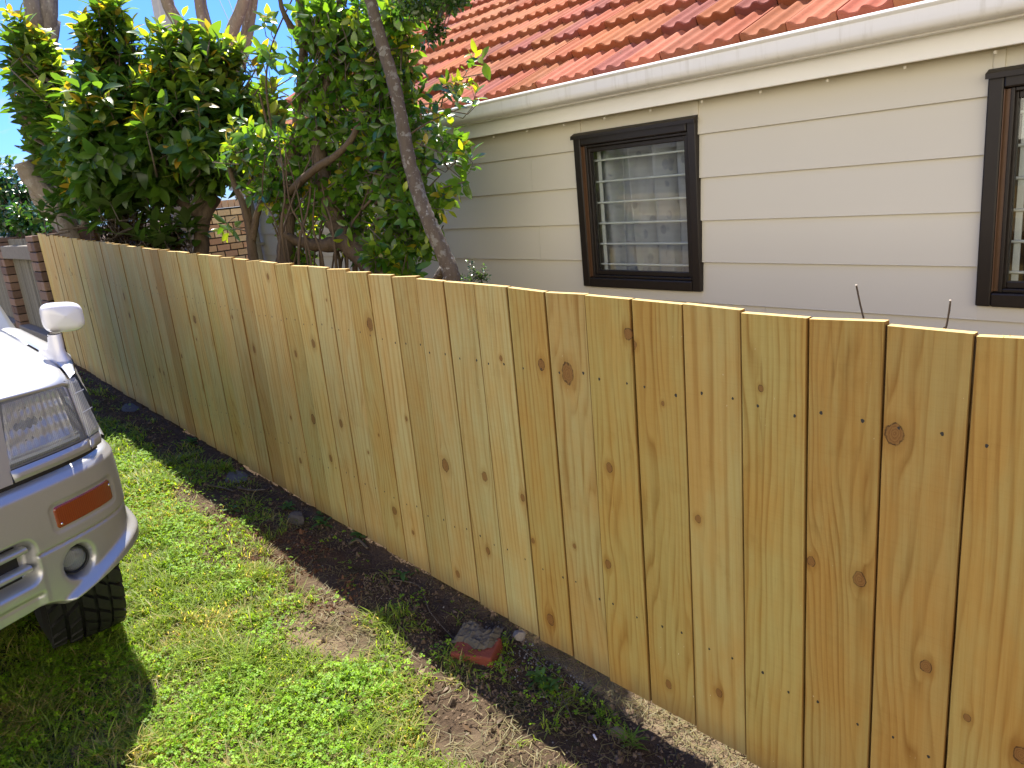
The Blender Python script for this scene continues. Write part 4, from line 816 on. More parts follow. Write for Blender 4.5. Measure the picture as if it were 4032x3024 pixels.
limb(m, [W(575, 640, 5.3), W(548, 560, 5.35), W(540, 500, 5.35), W(525, 440, 5.35), W(505, 395, 5.4), W(497, 350, 5.4), W(520, 300, 5.4)], .038, .008); limb(m, [W(545, 520, 5.35), W(560, 450, 5.3), W(590, 420, 5.25), W(640, 395, 5.2)], .025, .008); limb(m, [W(540, 480, 5.35), W(535, 420, 5.35), W(550, 360, 5.3), W(560, 320, 5.3)], .018, .006); limb(m, [W(545, 505, 5.35), W(515, 495, 5.4), W(480, 498, 5.5)], .006, .003, 6)
for _ in range(30):
    x = random.uniform(600, 800); y = random.uniform(520, 600); dd = random.uniform(4.7, 5.2); x2 = x + random.uniform(-60, 90); y2 = random.uniform(270, 430)
    q0 = W(x, y, dd); limb(m, [Vector((c0.x + (q0.x - c0.x) * .6, c0.y + (q0.y - c0.y) * .6, float(gh(q0.x)) - .02)), q0, W((x + x2) / 2 + random.uniform(-25, 10), (y + y2) / 2, dd + random.uniform(-.1, .1)), W(x2, y2, dd + random.uniform(-.2, .1))], random.uniform(.006, .016), .003, 6, 5, .1)
for _ in range(14):
    x = random.uniform(820, 920); y = random.uniform(420, 600); limb(m, [W(x - 40, y + 20, 4.6), W(x, y - 30, 4.5), W(x + random.uniform(30, 80), y - random.uniform(60, 150), 4.4)], .009, .003, 6, 5, .1)
limb(m, [W(780, 570, 4.6), W(850, 490, 4.4), W(880, 400, 4.35)], .012, .006); limb(m, [W(840, 330, 4.5), W(900, 280, 4.35), W(975, 240, 4.3)], .008, .003, 6); limb(m, [W(560, 200, 5.3), W(575, 260, 5.3), W(598, 360, 5.25), W(610, 440, 5.2)], .006, .012, 6); limb(m, [W(640, -20, 5.2), W(590, 90, 5.25), W(575, 180, 5.3), W(590, 300, 5.25)], .004, .007, 6)
under(m.build('trunk', BARK, smooth=True), cam_t); under(bm_.build('branches', TWIG, smooth=True), cam_t)
m = MB(); s0 = W(822, 598, 4.5)
for i in range(26):
    a = random.uniform(0, 6.28); r = random.uniform(.02, .085); q = Vector((math.cos(a) * r, math.sin(a) * r, 0)); h = random.uniform(.02, .12) + .05 * (q.x > 0)
    m.tube([Vector((s0.x + q.x, s0.y + q.y, float(gh(s0.x)) - .02)), s0 + q + Vector((0, 0, h * .4)), s0 + q * 1.1 + Vector((random.uniform(-.01, .01), 0, h))], [.03, .024, .004], 6, 0, True, .5)
tag(m.build('tree_stump', DEADB, smooth=True, origin=(s0.x, s0.y, float(gh(s0.x)))), 'splintered old stump just behind the fence at the foot of the camellia', 'stump')

# leaning lichen-covered tree
l0 = W(978, 640, 3.15); lean = plant('leaning_tree', 'slender leaning trunk patched with pale lichen, just behind the fence', 'tree', (l0.x, l0.y, float(gh(l0.x))))
def LW(px, py, dd=3.25): return W(px, py, dd)
m = MB(); limb(m, [LW(985, 760, 3.15), LW(981, 640, 3.15), LW(974, 590, 3.15), LW(955, 540, 3.17), LW(925, 475, 3.2), LW(903, 415, 3.25), LW(880, 330, 3.3), LW(862, 230, 3.35), LW(842, 150, 3.4), LW(818, 70, 3.45), LW(800, 0, 3.5), LW(770, -90, 3.6), LW(760, -180, 3.7)], .036, .021, 12, 8, .22)
limb(m, [LW(975, 585, 3.15), LW(960, 580, 3.2), LW(945, 600, 3.3)], .022, .018, 8)
limb(m, [LW(790, -40, 3.55), LW(880, -90, 3.5), LW(960, -70, 3.4), LW(1010, -30, 3.35)], .014, .004, 7); limb(m, [LW(775, -90, 3.6), LW(720, -130, 3.7), LW(660, -90, 3.8)], .014, .005, 7)
under(m.build('trunk', LICH, smooth=True), lean)
tips, axes = [], []
for px, py, dd, rx, ry, n in ((935, 5, 3.45, 70, 28, 60), (880, 15, 3.5, 50, 25, 30), (985, 0, 3.35, 40, 18, 22), (820, -60, 3.5, 110, 40, 40), (950, -50, 3.4, 90, 30, 40), (945, 60, 3.4, 22, 25, 12), (930, 85, 3.4, 14, 14, 5)):
    p, u = ell_points(n, W(px, py, dd), (mpx(dd, rx), mpx(dd, rx) * .6, mpx(dd, ry)), .1); tips += list(p); axes += [np.array([0, 0, -.5]) + rng.normal(0, .7, 3) for _ in p]
P, D, N, L, Cc = whorls(tips, axes, (5, 8), .034, 1.1, [random.random() < .25 for _ in tips], (.016, .05, .012), (.035, .09, .016), ((.13, .20, .02), (.16, .22, .02)), .04); under(leaf_mesh('crown', P, D, N, L, L * .5, Cc, CAMLEAF, None, .2, .2), lean)
bm_ = MB()
lp = bez([LW(790, -40, 3.55), LW(880, -90, 3.5), LW(960, -70, 3.4), LW(1010, -30, 3.35)], 12)
for t in tips:
    q = min(lp, key=lambda p: np.linalg.norm(p - t)); bm_.tube([t, t * .6 + q * .4 + np.array([0, 0, .03]), q], [.0008, .0014, .003], 4, 0, False)
under(bm_.build('branches', TWIG), lean)

# little weeds and bare shoots behind the fence
r0 = W(1040, 605, 3.3); sp_ = plant('seedling_shrub', 'tiny leafy shoot poking above the fence in front of the siding', 'plant', (r0.x, r0.y, float(gh(r0.x))))
m = MB(); tips, axes = [], []
for e in ((1012, 563), (1028, 592), (1047, 575), (1018, 580), (1000, 600), (1035, 600), (1052, 598), (985, 600)):
    tp = W(*e, 3.28); limb(m, [Vector((r0.x, r0.y, float(gh(r0.x)) - .02)), r0 - Vector((0, 0, .3)), r0, (r0 + tp) / 2 + Vector((.006, 0, -.01)), tp], .004, .001, 5, 5); 
    for s in np.linspace(.35, 1, 6): q = np.array(r0.lerp(tp, s)); tips.append(q); axes.append(np.array(tp - r0) + rng.normal(0, .02, 3) + np.array([0, 0, .04]))
P, D, N, L, Cc = whorls(tips, axes, (3, 5), .018, 1.0, [0] * len(tips), (.02, .05, .014), (.045, .09, .03), ((.1, .15, .02),) * 2, .015); under(leaf_mesh('leaves', P, D, N, L, L * .5, Cc, CAMLEAF, None, .2, .2), sp_); under(m.build('stem', TWIG, smooth=True), sp_)
for pts, lab in (([(1874, 725), (1866, 690), (1857, 652), (1850, 617)], 'bare dark shoot with a slight bend standing before the siding between the windows'), ([(2037, 735), (2043, 708), (2049, 680), (2053, 650)], 'bare shoot with a pale cut tip standing below the second window')):
    m = MB(); q = [W(a, b, 2.75) for a, b in pts]; q = [Vector((q[0].x + .03, q[0].y, float(gh(q[0].x)) - .02)), q[0] - Vector((0, 0, .4))] + q; limb(m, q, .0042, .0026, 8, 5, .3); m.lathe([(.0001, .004), (.0042, .003), (.0042, 0)], q[-1], 'z', 8, 1)
    tag(m.build('bare_shoot', [BARK, simple('cut_wood', (.55, .48, .38), .8)], smooth=True, origin=q[0]), lab, 'twig')

# weeds in the shade strip
def weed(px, py, s, nl, L, lab, cA=(.05, .13, .03), cB=(.10, .20, .05), up=.6, wr=.36):
    r = ray(px, py); P0 = r * ((.06 - CZ) / r[2]) + np.array([0, 0, CZ])
    for _ in range(8): P0 = r * ((float(ground_z(P0[0], P0[1])) - CZ) / r[2]) + np.array([0, 0, CZ])
    root = plant('weed', lab, 'weed', tuple(P0), 'broad-leaved weeds along the foot of the fence'); P, D, N, Ls, Cs = [], [], [], [], []
    for j in range(s):
        b = P0 + np.array([random.uniform(-.05, .05), random.uniform(-.03, .03), 0]) * (j > 0)
        for i in range(nl):
            a = i * 2.4 + random.uniform(-.3, .3); e = random.uniform(.3, 1.0) * up * 1.4; P.append(b + np.array([0, 0, .003 + .004 * i])); D.append((math.cos(a), math.sin(a), e)); N.append((-math.cos(a) * e, -math.sin(a) * e, 1)); Ls.append(L * random.uniform(.7, 1.15)); q = random.random(); Cs.append(np.array(cA) * (1 - q) + np.array(cB) * q)
    under(leaf_mesh('leaves', np.array(P), np.array(D), np.array(N), np.array(Ls), np.array(Ls) * wr, np.array(Cs), GRASSM, None, .35, .2), root)
for q in ((697, 1128, 3, 6, .055, 'broad-leaved weed behind the dark stone at the foot of the fence'), (778, 1160, 2, 8, .06, 'spiky-leaved weed pressed against the fence boards'), (675, 1050, 1, 6, .06, 'rosette weed beside the grey concrete lump'), (625, 1100, 2, 6, .045, 'leafy weed just left of the dark stone'), (505, 1105, 1, 5, .045, 'small weed at the edge of the bare brown soil'), (1350, 1612, 3, 9, .055, 'tuft of narrow green blades beside the tan stone', (.07, .15, .02), (.14, .24, .04), 1.1, .10), (1190, 1500, 3, 8, .035, 'clover-like weed patch right of the red brick'), (1160, 1470, 3, 8, .035, 'weed patch between the red brick and the fence'), (870, 1250, 1, 6, .05, 'pale weed in the dark soil below the middle boards'), (415, 960, 2, 6, .06, 'weed in the dark soil near the front of the car'), (900, 1240, 2, 6, .035, 'sprawling weed at the shadow edge below the middle boards')): weed(*q)

# ------------------------------------------------------------------ debris by the fence
def gpt(px, py, up=0.):
    r = ray(px, py); P0 = r * ((.06 - CZ) / r[2]) + np.array([0, 0, CZ])
    for _ in range(10): P0 = r * ((float(ground_z(P0[0], P0[1])) + up - CZ) / r[2]) + np.array([0, 0, CZ])
    return Vector(P0)
def rock(name, px, py, size, col, label, cat, flat=.6, seed=0, rz=0., up=0.):
    import bmesh
    b = bmesh.new(); bmesh.ops.create_icosphere(b, subdivisions=3, radius=1.); rr = np.random.default_rng(seed)
    pl = unit(rr.normal(0, 1, (11, 3))); dd = rr.uniform(.55, .92, 11)
    for v in b.verts:
        p = np.array(v.co)
        for n_, d_ in zip(pl, dd):
            e = p @ n_ - d_
            if e > 0: p = p - n_ * e
        p = p + rr.normal(0, .018, 3); v.co = Vector(p) * 1.0
    M = Matrix.Rotation(rz, 3, 'Z') @ Matrix.Diagonal((size[0], size[1], size[2]))
    vs = [M @ v.co for v in b.verts]; fs = [[v.index for v in f.verts] for f in b.faces]; b.free()
    p = gpt(px, py); m = MB(); m.add([tuple(v + Vector((0, 0, size[2] * .35 + up))) for v in vs], fs, 0, col)
    o = m.build(name, STONE); o.location = p; return tag(o, label, cat)
bp = gpt(1030, 1415); M = Matrix.Translation(bp + Vector((0, 0, .012))) @ Matrix.Rotation(.50, 4, 'Z') @ Matrix.Rotation(.10, 4, 'X')
red = thing('red_brick', 'old red brick half sunk in the soil near the fence, mortar on top', 'brick', tuple(bp)); bpy.context.view_layer.update()
m = MB(); m.box((-.072, -.048, -.03), (.072, .055, .024), 0, (.19, .052, .034), M); o = m.build('brick_body', STONE); bevel(o, .006, 3); o.parent = red; o.matrix_parent_inverse = Matrix.Translation(-red.location)
m = MB(); nx, ny = 16, 10; P = np.zeros((nx, ny, 3))
for i in range(nx):
    for j in range(ny):
        u, v_ = i / (nx - 1), j / (ny - 1); e = min(u, 1 - u, v_, 1 - v_); P[i, j] = M @ Vector((-.085 + .15 * u, -.005 + .10 * v_ + .015 * math.sin(u * 7), .0245 + .015 * min(1, e * 8) + random.uniform(-.006, .006)))
m.grid(P, 0, (.095, .085, .068)); o = m.build('mortar_lump', STONE); o.parent = red; o.matrix_parent_inverse = Matrix.Translation(-red.location)
rock('stone', 1122, 1377, (.027, .020, .020), (.24, .21, .18), 'pale squarish stone between the red brick and the fence', 'stone', seed=3, rz=.5)
rock('stone', 1337, 1592, (.027, .020, .022), (.20, .165, .10), 'tan angular stone in the weeds near the bottom of the photo', 'stone', seed=4)
rock('stone', 638, 1128, (.058, .042, .040), (.085, .08, .077), 'dark grey jagged stone in the shade among the weeds', 'stone', seed=8, rz=.6)
rock('stone', 863, 1218, (.017, .012, .011), (.26, .25, .22), 'small pale stone on the dark soil below the middle boards', 'stone', seed=6)
rock('stone', 1280, 1555, (.016, .012, .012), (.13, .09, .06), 'small brown stone left of the tan one, against the shade edge', 'stone', seed=7)
rock('stone', 1235, 1490, (.016, .013, .012), (.13, .075, .05), 'reddish brown pebble touching the foot of the fence', 'stone', seed=9)
rock('concrete_lump', 510, 1030, (.15, .062, .010), (.13, .125, .118), 'rough grey concrete lump lying along the fence, nearest the broad shade patch', 'concrete', seed=11, rz=-.25)
rock('concrete_lump', 285, 880, (.18, .075, .010), (.10, .098, .095), 'flat grey concrete lump farther off, beside the front of the car', 'concrete', seed=12, rz=-.2)
def stick(pts, r, lab, nm='stick', mt=TWIG, cat='stick'):
    m = MB(); q = [gpt(a, b) + Vector((0, 0, h)) for a, b, h in pts]; limb(m, q, r, r * .6, 7, 4, .3); tag(m.build(nm, mt, smooth=True, origin=q[0]), lab, cat)
stick(((450, 1052, .010), (478, 1058, .014), (505, 1064, .008)), .006, 'grey dead stick by the concrete lump in the shade')
stick(((515, 1058, .01), (545, 1066, .018), (575, 1062, .012)), .008, 'second grey stick, thicker, pointing at the fence')
stick(((755, 1180, .012), (775, 1175, .020), (795, 1190, .012)), .009, 'short brown root end lying below the spiky weed')
stick(((1195, 1480, .008), (1225, 1535, .012), (1245, 1580, .010)), .0028, 'thin dark stem lying between the weeds and the board foot')
stick(((840, 1255, .008), (905, 1270, .010), (930, 1330, .016), (985, 1390, .012)), .0025, 'long thin runner stem trailing across the shade edge to the red brick')
stick(((1120, 1400, .010), (1180, 1450, .016), (1250, 1500, .012), (1300, 1560, .01)), .0018, 'long pale dry stem right of the red brick')
m = MB(); p = gpt(1286, 1600) + Vector((0, 0, .012)); m.tube([p + Vector((-.008, .004, 0)), p + Vector((.010, -.006, .002))], .0030, 10); tag(m.build('cigarette_butt', simple('white_paper', (.75, .74, .72), .7), smooth=True, sharp=40, origin=p), 'tiny white cigarette butt beside the tan stone', 'litter')

# ------------------------------------------------------------------ four-wheel-drive car
YC = -.315; YF = .545
car = thing('parked_car', 'silver four-wheel-drive with an amber bumper indicator and knobbly tyres parked on the grass', 'car', (-4.4, YC, float(gh(-4.4)))); bpy.context.view_layer.update()
def cp(o, p=None):
    if p is None: o.parent = car; o.matrix_parent_inverse = Matrix.Translation(-car.location)
    else: o.parent = p; o.matrix_parent_inverse = p.matrix_world.inverted() if False else (Matrix.Translation(-car.location) if False else Matrix())
    return o
plan = bez([(-2.225, YC - .30), (-2.22, YC), (-2.262, 0.0), (-2.325, .15), (-2.385, .28), (-2.445, .39), (-2.512, .475), (-2.60, .528), (-2.72, .545), (-2.90, .547)], 12)[12:]
plan = np.array(plan); seg_ = np.r_[0, np.cumsum(np.hypot(*np.diff(plan, axis=0).T))]
def plan_at(s): return np.stack([np.interp(s, seg_, plan[:, 0]), np.interp(s, seg_, plan[:, 1])], -1)
def plan_nrm(s):
    t = plan_at(np.asarray(s) + .01) - plan_at(np.asarray(s) - .01); t = t / np.linalg.norm(t, axis=-1, keepdims=True); return np.stack([t[..., 1], -t[..., 0]], -1)   # outward
def s_of_y(y): return np.interp(y, plan[:, 1], seg_)
def xmirror(P): Q = P.copy(); Q[..., 1] = 2 * YC - Q[..., 1]; return Q
def rrect(u, v, u0, u1, v0, v1, r):
    qx = np.abs(u - (u0 + u1) / 2) - (u1 - u0) / 2 + r; qy = np.abs(v - (v0 + v1) / 2) - (v1 - v0) / 2 + r
    return np.hypot(np.maximum(qx, 0), np.maximum(qy, 0)) + np.minimum(np.maximum(qx, qy), 0) - r
def surf(s, z, off):
    p = plan_at(s); n = plan_nrm(s); return np.stack([p[..., 0] + n[..., 0] * off, p[..., 1] + n[..., 1] * off, z], -1)
SE = s_of_y(.543)
FOGS, FOGZ = s_of_y(.344), .578
IS0, IS1 = s_of_y(.303), s_of_y(.487)
def bumper_off(s, y, z):
    o = -.0015 * ((z - .70) / .1) ** 2
    o = o - .012 * sst(z, .825, .85) - .028 * sst(z, .845, .864) - .05 * sst(z, .860, .868)     # rolls over on top
    zc = .655 + 0 * y
    o = o - .012 * np.exp(-((z - zc) / .0036) ** 2) * sst(y, .235, .25) - .003 * sst(z, zc, zc - .004) * sst(y, .235, .25)
    line = np.interp(y, [.25, .29, .40, .50, .56], [.475, .490, .535, .575, .59])           # flared lower corner
    o = o + .026 * sst(z, line + .012, line - .018) * sst(y, .265, .30)
    o = o - .045 * sst(rrect(s, z, s_of_y(-.9 if False else YC) - .05, s_of_y(.232), .588, .708, .03), .012, -.014)   # intake
    d = np.hypot(s - FOGS, (z - FOGZ)); o = o - .052 * sst(d, .054, .043) - .003 * sst(d, .066, .054)
    o = o - .004 * sst(rrect(s, z, IS0 - .012, IS1 + .012, .690, .776, .022), .004, -.006)
    o = o - .010 * sst(z, .548, .540) * sst(y, .235, .215) - .006 * np.exp(-((z - .545) / .006) ** 2) * sst(y, .24, .22)
    return o - .03 * sst(z, zbot(y) + .012, zbot(y))
def zbot(y): return np.interp(y, [.18, .235, .268, .285, .30, .40, .50, .56], [.497, .500, .484, .474, .474, .496, .523, .53])
ns, nz_ = 260, 92
ss = np.linspace(0, seg_[-1], ns); tz = np.linspace(0, 1, nz_); Sg, Tg = np.meshgrid(ss, tz, indexing='ij'); Yg = plan_at(Sg)[..., 1]
Zg = zbot(Yg) + (.870 - zbot(Yg)) * Tg; PB = surf(Sg, Zg, bumper_off(Sg, Yg, Zg))
m = MB(); m.grid(PB, flip=True); m.grid(xmirror(PB)); bump_o = cp(m.build('bumper', PAINT, smooth=True))
def sub(o, parent): o.parent = parent; return o
unc = sub
m = MB()                                     # amber lamp
uu = np.linspace(IS0, IS1, 60); vv = np.linspace(.697, .769, 26); U, V_ = np.meshgrid(uu, vv, indexing='ij')
def lamp_patch(m, U, V_, rect, r, off, dome, flipm=True):
    d = rrect(U, V_, *rect, r); P = surf(U, V_, off + dome * sst(d, .0, -.007)); inside = d < .0018
    keep = inside[:-1, :-1] & inside[1:, :-1] & inside[:-1, 1:] & inside[1:, 1:]
    m.grid(P, keep=keep, flip=True); m.grid(xmirror(P), keep=keep)
lamp_patch(m, U, V_, (IS0, IS1, .697, .769), .014, -.009, .009); [sub(o, bump_o) for o in m.pair(YC, 'indicator', AMBER, smooth=True)]
m = MB(); uu2 = np.linspace(IS0 - .006, IS1 + .006, 60); vv2 = np.linspace(.691, .775, 26); U2, V2 = np.meshgrid(uu2, vv2, indexing='ij'); lamp_patch(m, U2, V2, (IS0 - .005, IS1 + .005, .692, .774), .017, -.0075, 0); [sub(o, bump_o) for o in m.pair(YC, 'indicator_surround', BLACKP, smooth=True)]
m = MB()
for s_, z_ in ((IS0 + .016, .712), (IS1 - .014, .748)):
    for mir in (0, 1):
        p = surf(np.array([s_]), np.array([z_]), .0004)[0]; 
        if mir: p = xmirror(p)
        m = MB(); m.lathe([(.0001, .0012), (.0032, .0008), (.0036, -.001)], p, 'x', 10); sub(m.build('screw', CHROME, smooth=True), bump_o)

for nm, prof_, mt in (('fog_lamp', [(.0001, .004), (.018, .0035), (.031, .001), (.036, -.006)], LENS), ('fog_reflector', [(.0001, -.030), (.018, -.026), (.030, -.014), (.0355, -.004)], simple('fog_bowl', (.10, .10, .09), .3, .6)), ('fog_bezel', [(.036, -.004), (.0365, .004), (.040, .004), (.044, -.010), (.048, -.02)], BLACKP)):
    m = MB(); p = surf(np.array([FOGS + .006]), np.array([FOGZ]), -.040)[0]; n_ = plan_nrm(np.array([FOGS]))[0]; a = math.atan2(n_[1], n_[0])
    m2 = MB(); m2.lathe(prof_, (0, 0, 0), 'x', 32); Mx = Matrix.Translation(Vector(p)) @ Matrix.Rotation(a * .35, 4, 'Z')
    v = np.array([Mx @ Vector(q) for q in np.concatenate(m2.v)]); m.add(v, m2.f); v2 = v.copy(); v2[:, 1] = 2 * YC - v2[:, 1]; m.add(v2, [q[::-1] for q in m2.f]); [sub(o, bump_o) for o in m.pair(YC, nm, mt, smooth=True)]
m = MB()                                     # slats in the lower intake
for z_ in (.628, .684):
    s2 = np.linspace(0, s_of_y(.222), 24); P = np.array([surf(s2, np.full(24, z_ + dz), -.012 - db) for dz, db in ((-.008, .03), (-.009, .002), (-.002, -.004), (.008, .002), (.009, .03))]).transpose(1, 0, 2); m.grid(P, flip=False); m.grid(xmirror(P), flip=True)
sub(m.build('grille_slat', PAINT, smooth=True), bump_o)
m = MB(); s2 = np.linspace(0, s_of_y(.21), 24); P = np.stack([surf(s2, np.full(24, .60), -.046), surf(s2, np.full(24, .70), -.046)], 1); m.grid(P + np.array([.004, 0, 0]), flip=True); m.grid(xmirror(P + np.array([.004, 0, 0]))); sub(m.build('intake_backing', BLACKP), bump_o)

def band(y0, y1, z0, z1, off, lean, n=40, k=14, dome=0.):
    """panel that follows the front of the car and leans back with height"""
    y0 = y0 if isinstance(y0, tuple) else (y0, y0); y1 = y1 if isinstance(y1, tuple) else (y1, y1)
    t = np.linspace(0, 1, k)[None]; u = np.linspace(0, 1, n)[:, None]
    Y0 = y0[0] + (y0[1] - y0[0]) * t; Y1 = y1[0] + (y1[1] - y1[0]) * t; S0_, S1_ = s_of_y(Y0), s_of_y(Y1)
    Sg = S0_ + (S1_ - S0_) * u; Z = (z0 + (z1 - z0) * t) + 0 * Sg
    ed = np.minimum(np.minimum(t, 1 - t) * (z1 - z0), np.minimum(u, 1 - u) * (S1_ - S0_)); P = surf(Sg, Z, off + dome * sst(ed, 0, .012)); P[..., 0] -= (Z - .88) * lean
    return P
LEAN = .20
def both(m, P): m.grid(P, flip=True); m.grid(xmirror(P))
for a, b in (((.240, .236), (.463, .468)), ((.466, .471), (.508, .512))):
    m = MB(); both(m, band(a, b, .8735, .907, -.013, LEAN, 30, 10, dome=.006)); [cp(o) for o in m.pair(YC, 'lamp_trim', PAINT, smooth=True)]
m = MB(); both(m, band(.0, (.512, .484), .855, 1.100, -.070, LEAN, 60, 8)); both(m, band(.20, .510, .858, .872, -.030, LEAN, 40, 3)); [cp(o) for o in m.pair(YC, 'lamp_housing', BLACKP, smooth=True)]
m = MB(); P = band((.233, .262), (.463, .446), .911, 1.083, -.020, LEAN, 260, 20, dome=.007); P[..., 0] += .0007 * np.sin(np.linspace(0, 46 * 2 * math.pi, 260))[:, None]; both(m, P); hl2 = [cp(o) for o in m.pair(YC, 'headlight', LENS, smooth=True)]
m = MB(); P = band((.238, .266), (.459, .442), .916, 1.078, -.046, LEAN, 44, 22); u = np.linspace(0, 1, 44)[:, None]; v = np.linspace(0, 1, 22)[None]; bowl = .028 * (1 - np.clip(((u - .42) / .62) ** 2 + ((v - .50) / .72) ** 2, 0, 1)); P[..., 0] -= bowl * 1.0; P[..., 0] += .0016 * np.sin(u * 70) * (v > .05) + .003 * np.sin(v * 22.); both(m, P); [unc(o, h) for o, h in zip(m.pair(YC, 'reflector', simple('lamp_reflector', (.58, .56, .54), .30, .75, .5, .1, 12, 0), smooth=True), hl2)]
m = MB()
for zz0, zz1 in ((.918, .926), (.932, .9355)): both(m, band(.240, .458, zz0, zz1, -.030, LEAN, 40, 3))
[unc(o, h) for o, h in zip(m.pair(YC, 'lens_frit', simple('pale_lens_edge', (.62, .68, .68), .15, .3), smooth=True), hl2)]
m = MB(); both(m, band((.2335, .2625), (.2365, .2655), .912, 1.082, -.0175, LEAN, 3, 12)); both(m, band((.4590, .4425), (.4655, .4485), .909, 1.088, -.016, LEAN, 4, 12)); both(m, band(.262, .446, 1.079, 1.085, -.0175, LEAN, 40, 3)); both(m, band(.2335, .464, .9085, .913, -.0165, LEAN, 40, 3)); [unc(o, h) for o, h in zip(m.pair(YC, 'lens_rim', simple('grey_rim', (.16, .165, .17), .4, .3), smooth=True), hl2)]
m = MB(); P = band((.467, .450), (.514, .482), .9095, 1.088, -.0135, LEAN, 120, 18, dome=.008); P[..., 0] += .0005 * np.sin(np.linspace(0, 24 * 2 * math.pi, 120))[:, None]; both(m, P); mk2 = [cp(o) for o in m.pair(YC, 'marker_lamp', MLENS, smooth=True)]
m = MB(); both(m, band((.469, .452), (.513, .481), .911, 1.086, -.018, .62, 16, 8)); [unc(o, h) for o, h in zip(m.pair(YC, 'marker_reflector', simple('marker_bowl', (.90, .92, .96), .38, .85, .5, .1, 20, 0), smooth=True), mk2)]
m = MB()
for zq in (.985, 1.045):
    m = MB(); both(m, band(.4685 - (zq - .91) * .095, .513 - (zq - .91) * .18, zq, zq + .003, -.0045, LEAN, 16, 2)); [unc(o, h) for o, h in zip(m.pair(YC, 'marker_divider', simple('marker_line', (.8, .82, .84), .2), smooth=True), mk2)]
m = MB(); both(m, band((.195, .20), (.236, .258), .872, 1.09, -.016, LEAN, 8, 12)); P = band(YC, .197, 1.045, 1.092, -.014, LEAN, 30, 6); both(m, P); P = band(YC, .195, .872, .91, -.014, LEAN, 30, 6); both(m, P); cp(m.build('grille_surround', PAINT, smooth=True))
m = MB()
for zq in (.935, .965, .995, 1.02): both(m, band(YC, .193, zq, zq + .012, -.026, LEAN, 30, 3))
cp(m.build('grille', BLACKP, smooth=True))
# bonnet and wings
def top_z(y, x):
    v = (y - YC) / .86; d = np.maximum(-(x) - 2.42 - .12 * np.clip((y - .1) / .35, 0, 1) ** 1.5, 0); return 1.098 + .046 * (1 - np.exp(-d / .10)) + .020 * d + .030 * (1 - v * v) - .012
def front_x(y): s = s_of_y(y); return surf(s, 0 * np.asarray(s), -.014)[..., 0] - (1.098 - .88) * LEAN
ys = np.linspace(YC, .4475, 40); tt = np.r_[0, .004, .012, .03, .06, .1, np.linspace(.15, 1, 24)]; P = np.zeros((40, len(tt) + 1, 3))
for i, y in enumerate(ys):
    x0 = float(front_x(y)); 
    xs_ = x0 - tt * (x0 + 3.55); z = top_z(y, xs_) - .012 * np.exp(-(x0 - xs_) / .008); z = z - .010 * sst(y, .434, .4475)
    P[i, 1:] = np.stack([xs_, np.full(len(tt), y), z], 1); P[i, 0] = (x0 - .012, y, P[i, 1, 2] - .010)
m = MB(); m.grid(P, flip=True); m.grid(xmirror(P)); cp(m.build('bonnet', PAINT, smooth=True))
XW, ZW = -3.03, float(gh(-3.03)) + .375
OC = surf(np.linspace(.3, seg_[-1], 80), np.full(80, 1.), -.012)
OC = np.vstack([OC, [[-9, .547, 1]]])
def side(x0fn, x1, n, y0=.4525, zlow=.60, arch=True, zb=.50):
    v = np.r_[np.linspace(0, .25, 6), np.linspace(.3, 1, 34)]; rows = []
    uu = np.linspace(0, 1, n)
    P = np.zeros((n, len(v), 3))
    for i, u in enumerate(uu):
        for j, q in enumerate(v):
            if q <= .25: a = q / .25; y = y0 + (.515 - y0) * a; dz = -.016 * a * a - .006 * math.exp(-a / .12)
            else: a = (q - .25) / .75; y = .515 + .030 * min(1, a / .18) ** .6 + (0.004 * math.sin(a * 3)); dz = None
            zt = float(top_z(.4475, -3.0)) - .016
            if dz is None: z = zt - .022 * (min(1, a / .12)) ** 1.5 * 1.0 - a * (zt - .022 - zb)
            x0 = x0fn(y); x = x0 + (x1 - x0) * u
            if dz is not None: z = float(top_z(.4475, x)) + dz
            elif u < .5 and a < .12: z = min(z, float(top_z(.4475, x)) - .016)
            if y > .45: y = min(y, float(np.interp(-x, -OC[:, 0], OC[:, 1])), -x * (.1845 + .010 * min(max((1.09 - z) / .12, 0), 1)))
            P[i, j] = (x, y, z)
    return P
def wing_front(y): s = s_of_y(min(y, .5445)); return float(surf(np.array(s), np.array(1.), -.018)[0] - (1.09 - .88) * LEAN)
Pw = side(wing_front, -3.62, 90); cx = (Pw[:-1, :-1, 0] + Pw[1:, 1:, 0]) / 2; czz = (Pw[:-1, :-1, 2] + Pw[1:, 1:, 2]) / 2
keep = ((cx - XW) ** 2 + (czz - ZW) ** 2 > .44 ** 2) & ~((czz < 1.087) & (cx > -2.575 - .22 * (1.09 - czz))) & ~((czz < .87) & (cx > -2.70))
m = MB(); m.grid(Pw, keep=keep); m.grid(xmirror(Pw), keep=keep, flip=True); [cp(o) for o in m.pair(YC, 'wing', PAINT, smooth=True)]
m = MB()                                      # arch flares
for xw in (XW, XW - 2.62):
    for mir in (0, 1):
        q = [(xw + .450 * math.cos(a), .530, ZW + .450 * math.sin(a)) for a in np.linspace(.95 if xw == XW else -.1, math.pi + .1, 40)]; q = np.array(q); q = xmirror(q) if mir else q; m.tube(q, .020, 10)
[cp(o) for o in m.pair(YC, 'arch_flare', PAINT, smooth=True)]
m = MB()
for xw in (XW, XW - 2.62):
    for mir in (0, 1):
        q = np.array([[(xw + .44 * math.cos(a), yy, ZW + .44 * math.sin(a)) for a in np.linspace(.75, math.pi - .3, 40)] for yy in (.53, .15)]); q = xmirror(q) if mir else q; m.grid(q, flip=bool(mir))
m.box((-6.3, YC - .70, .45), (-3.5, YC + .70, .62)); m.box((-3.5, YC - .56, .46), (-2.60, YC + .56, .90)); m.box((-3.6, YC - .6, .6), (-2.7, YC + .44, .95))
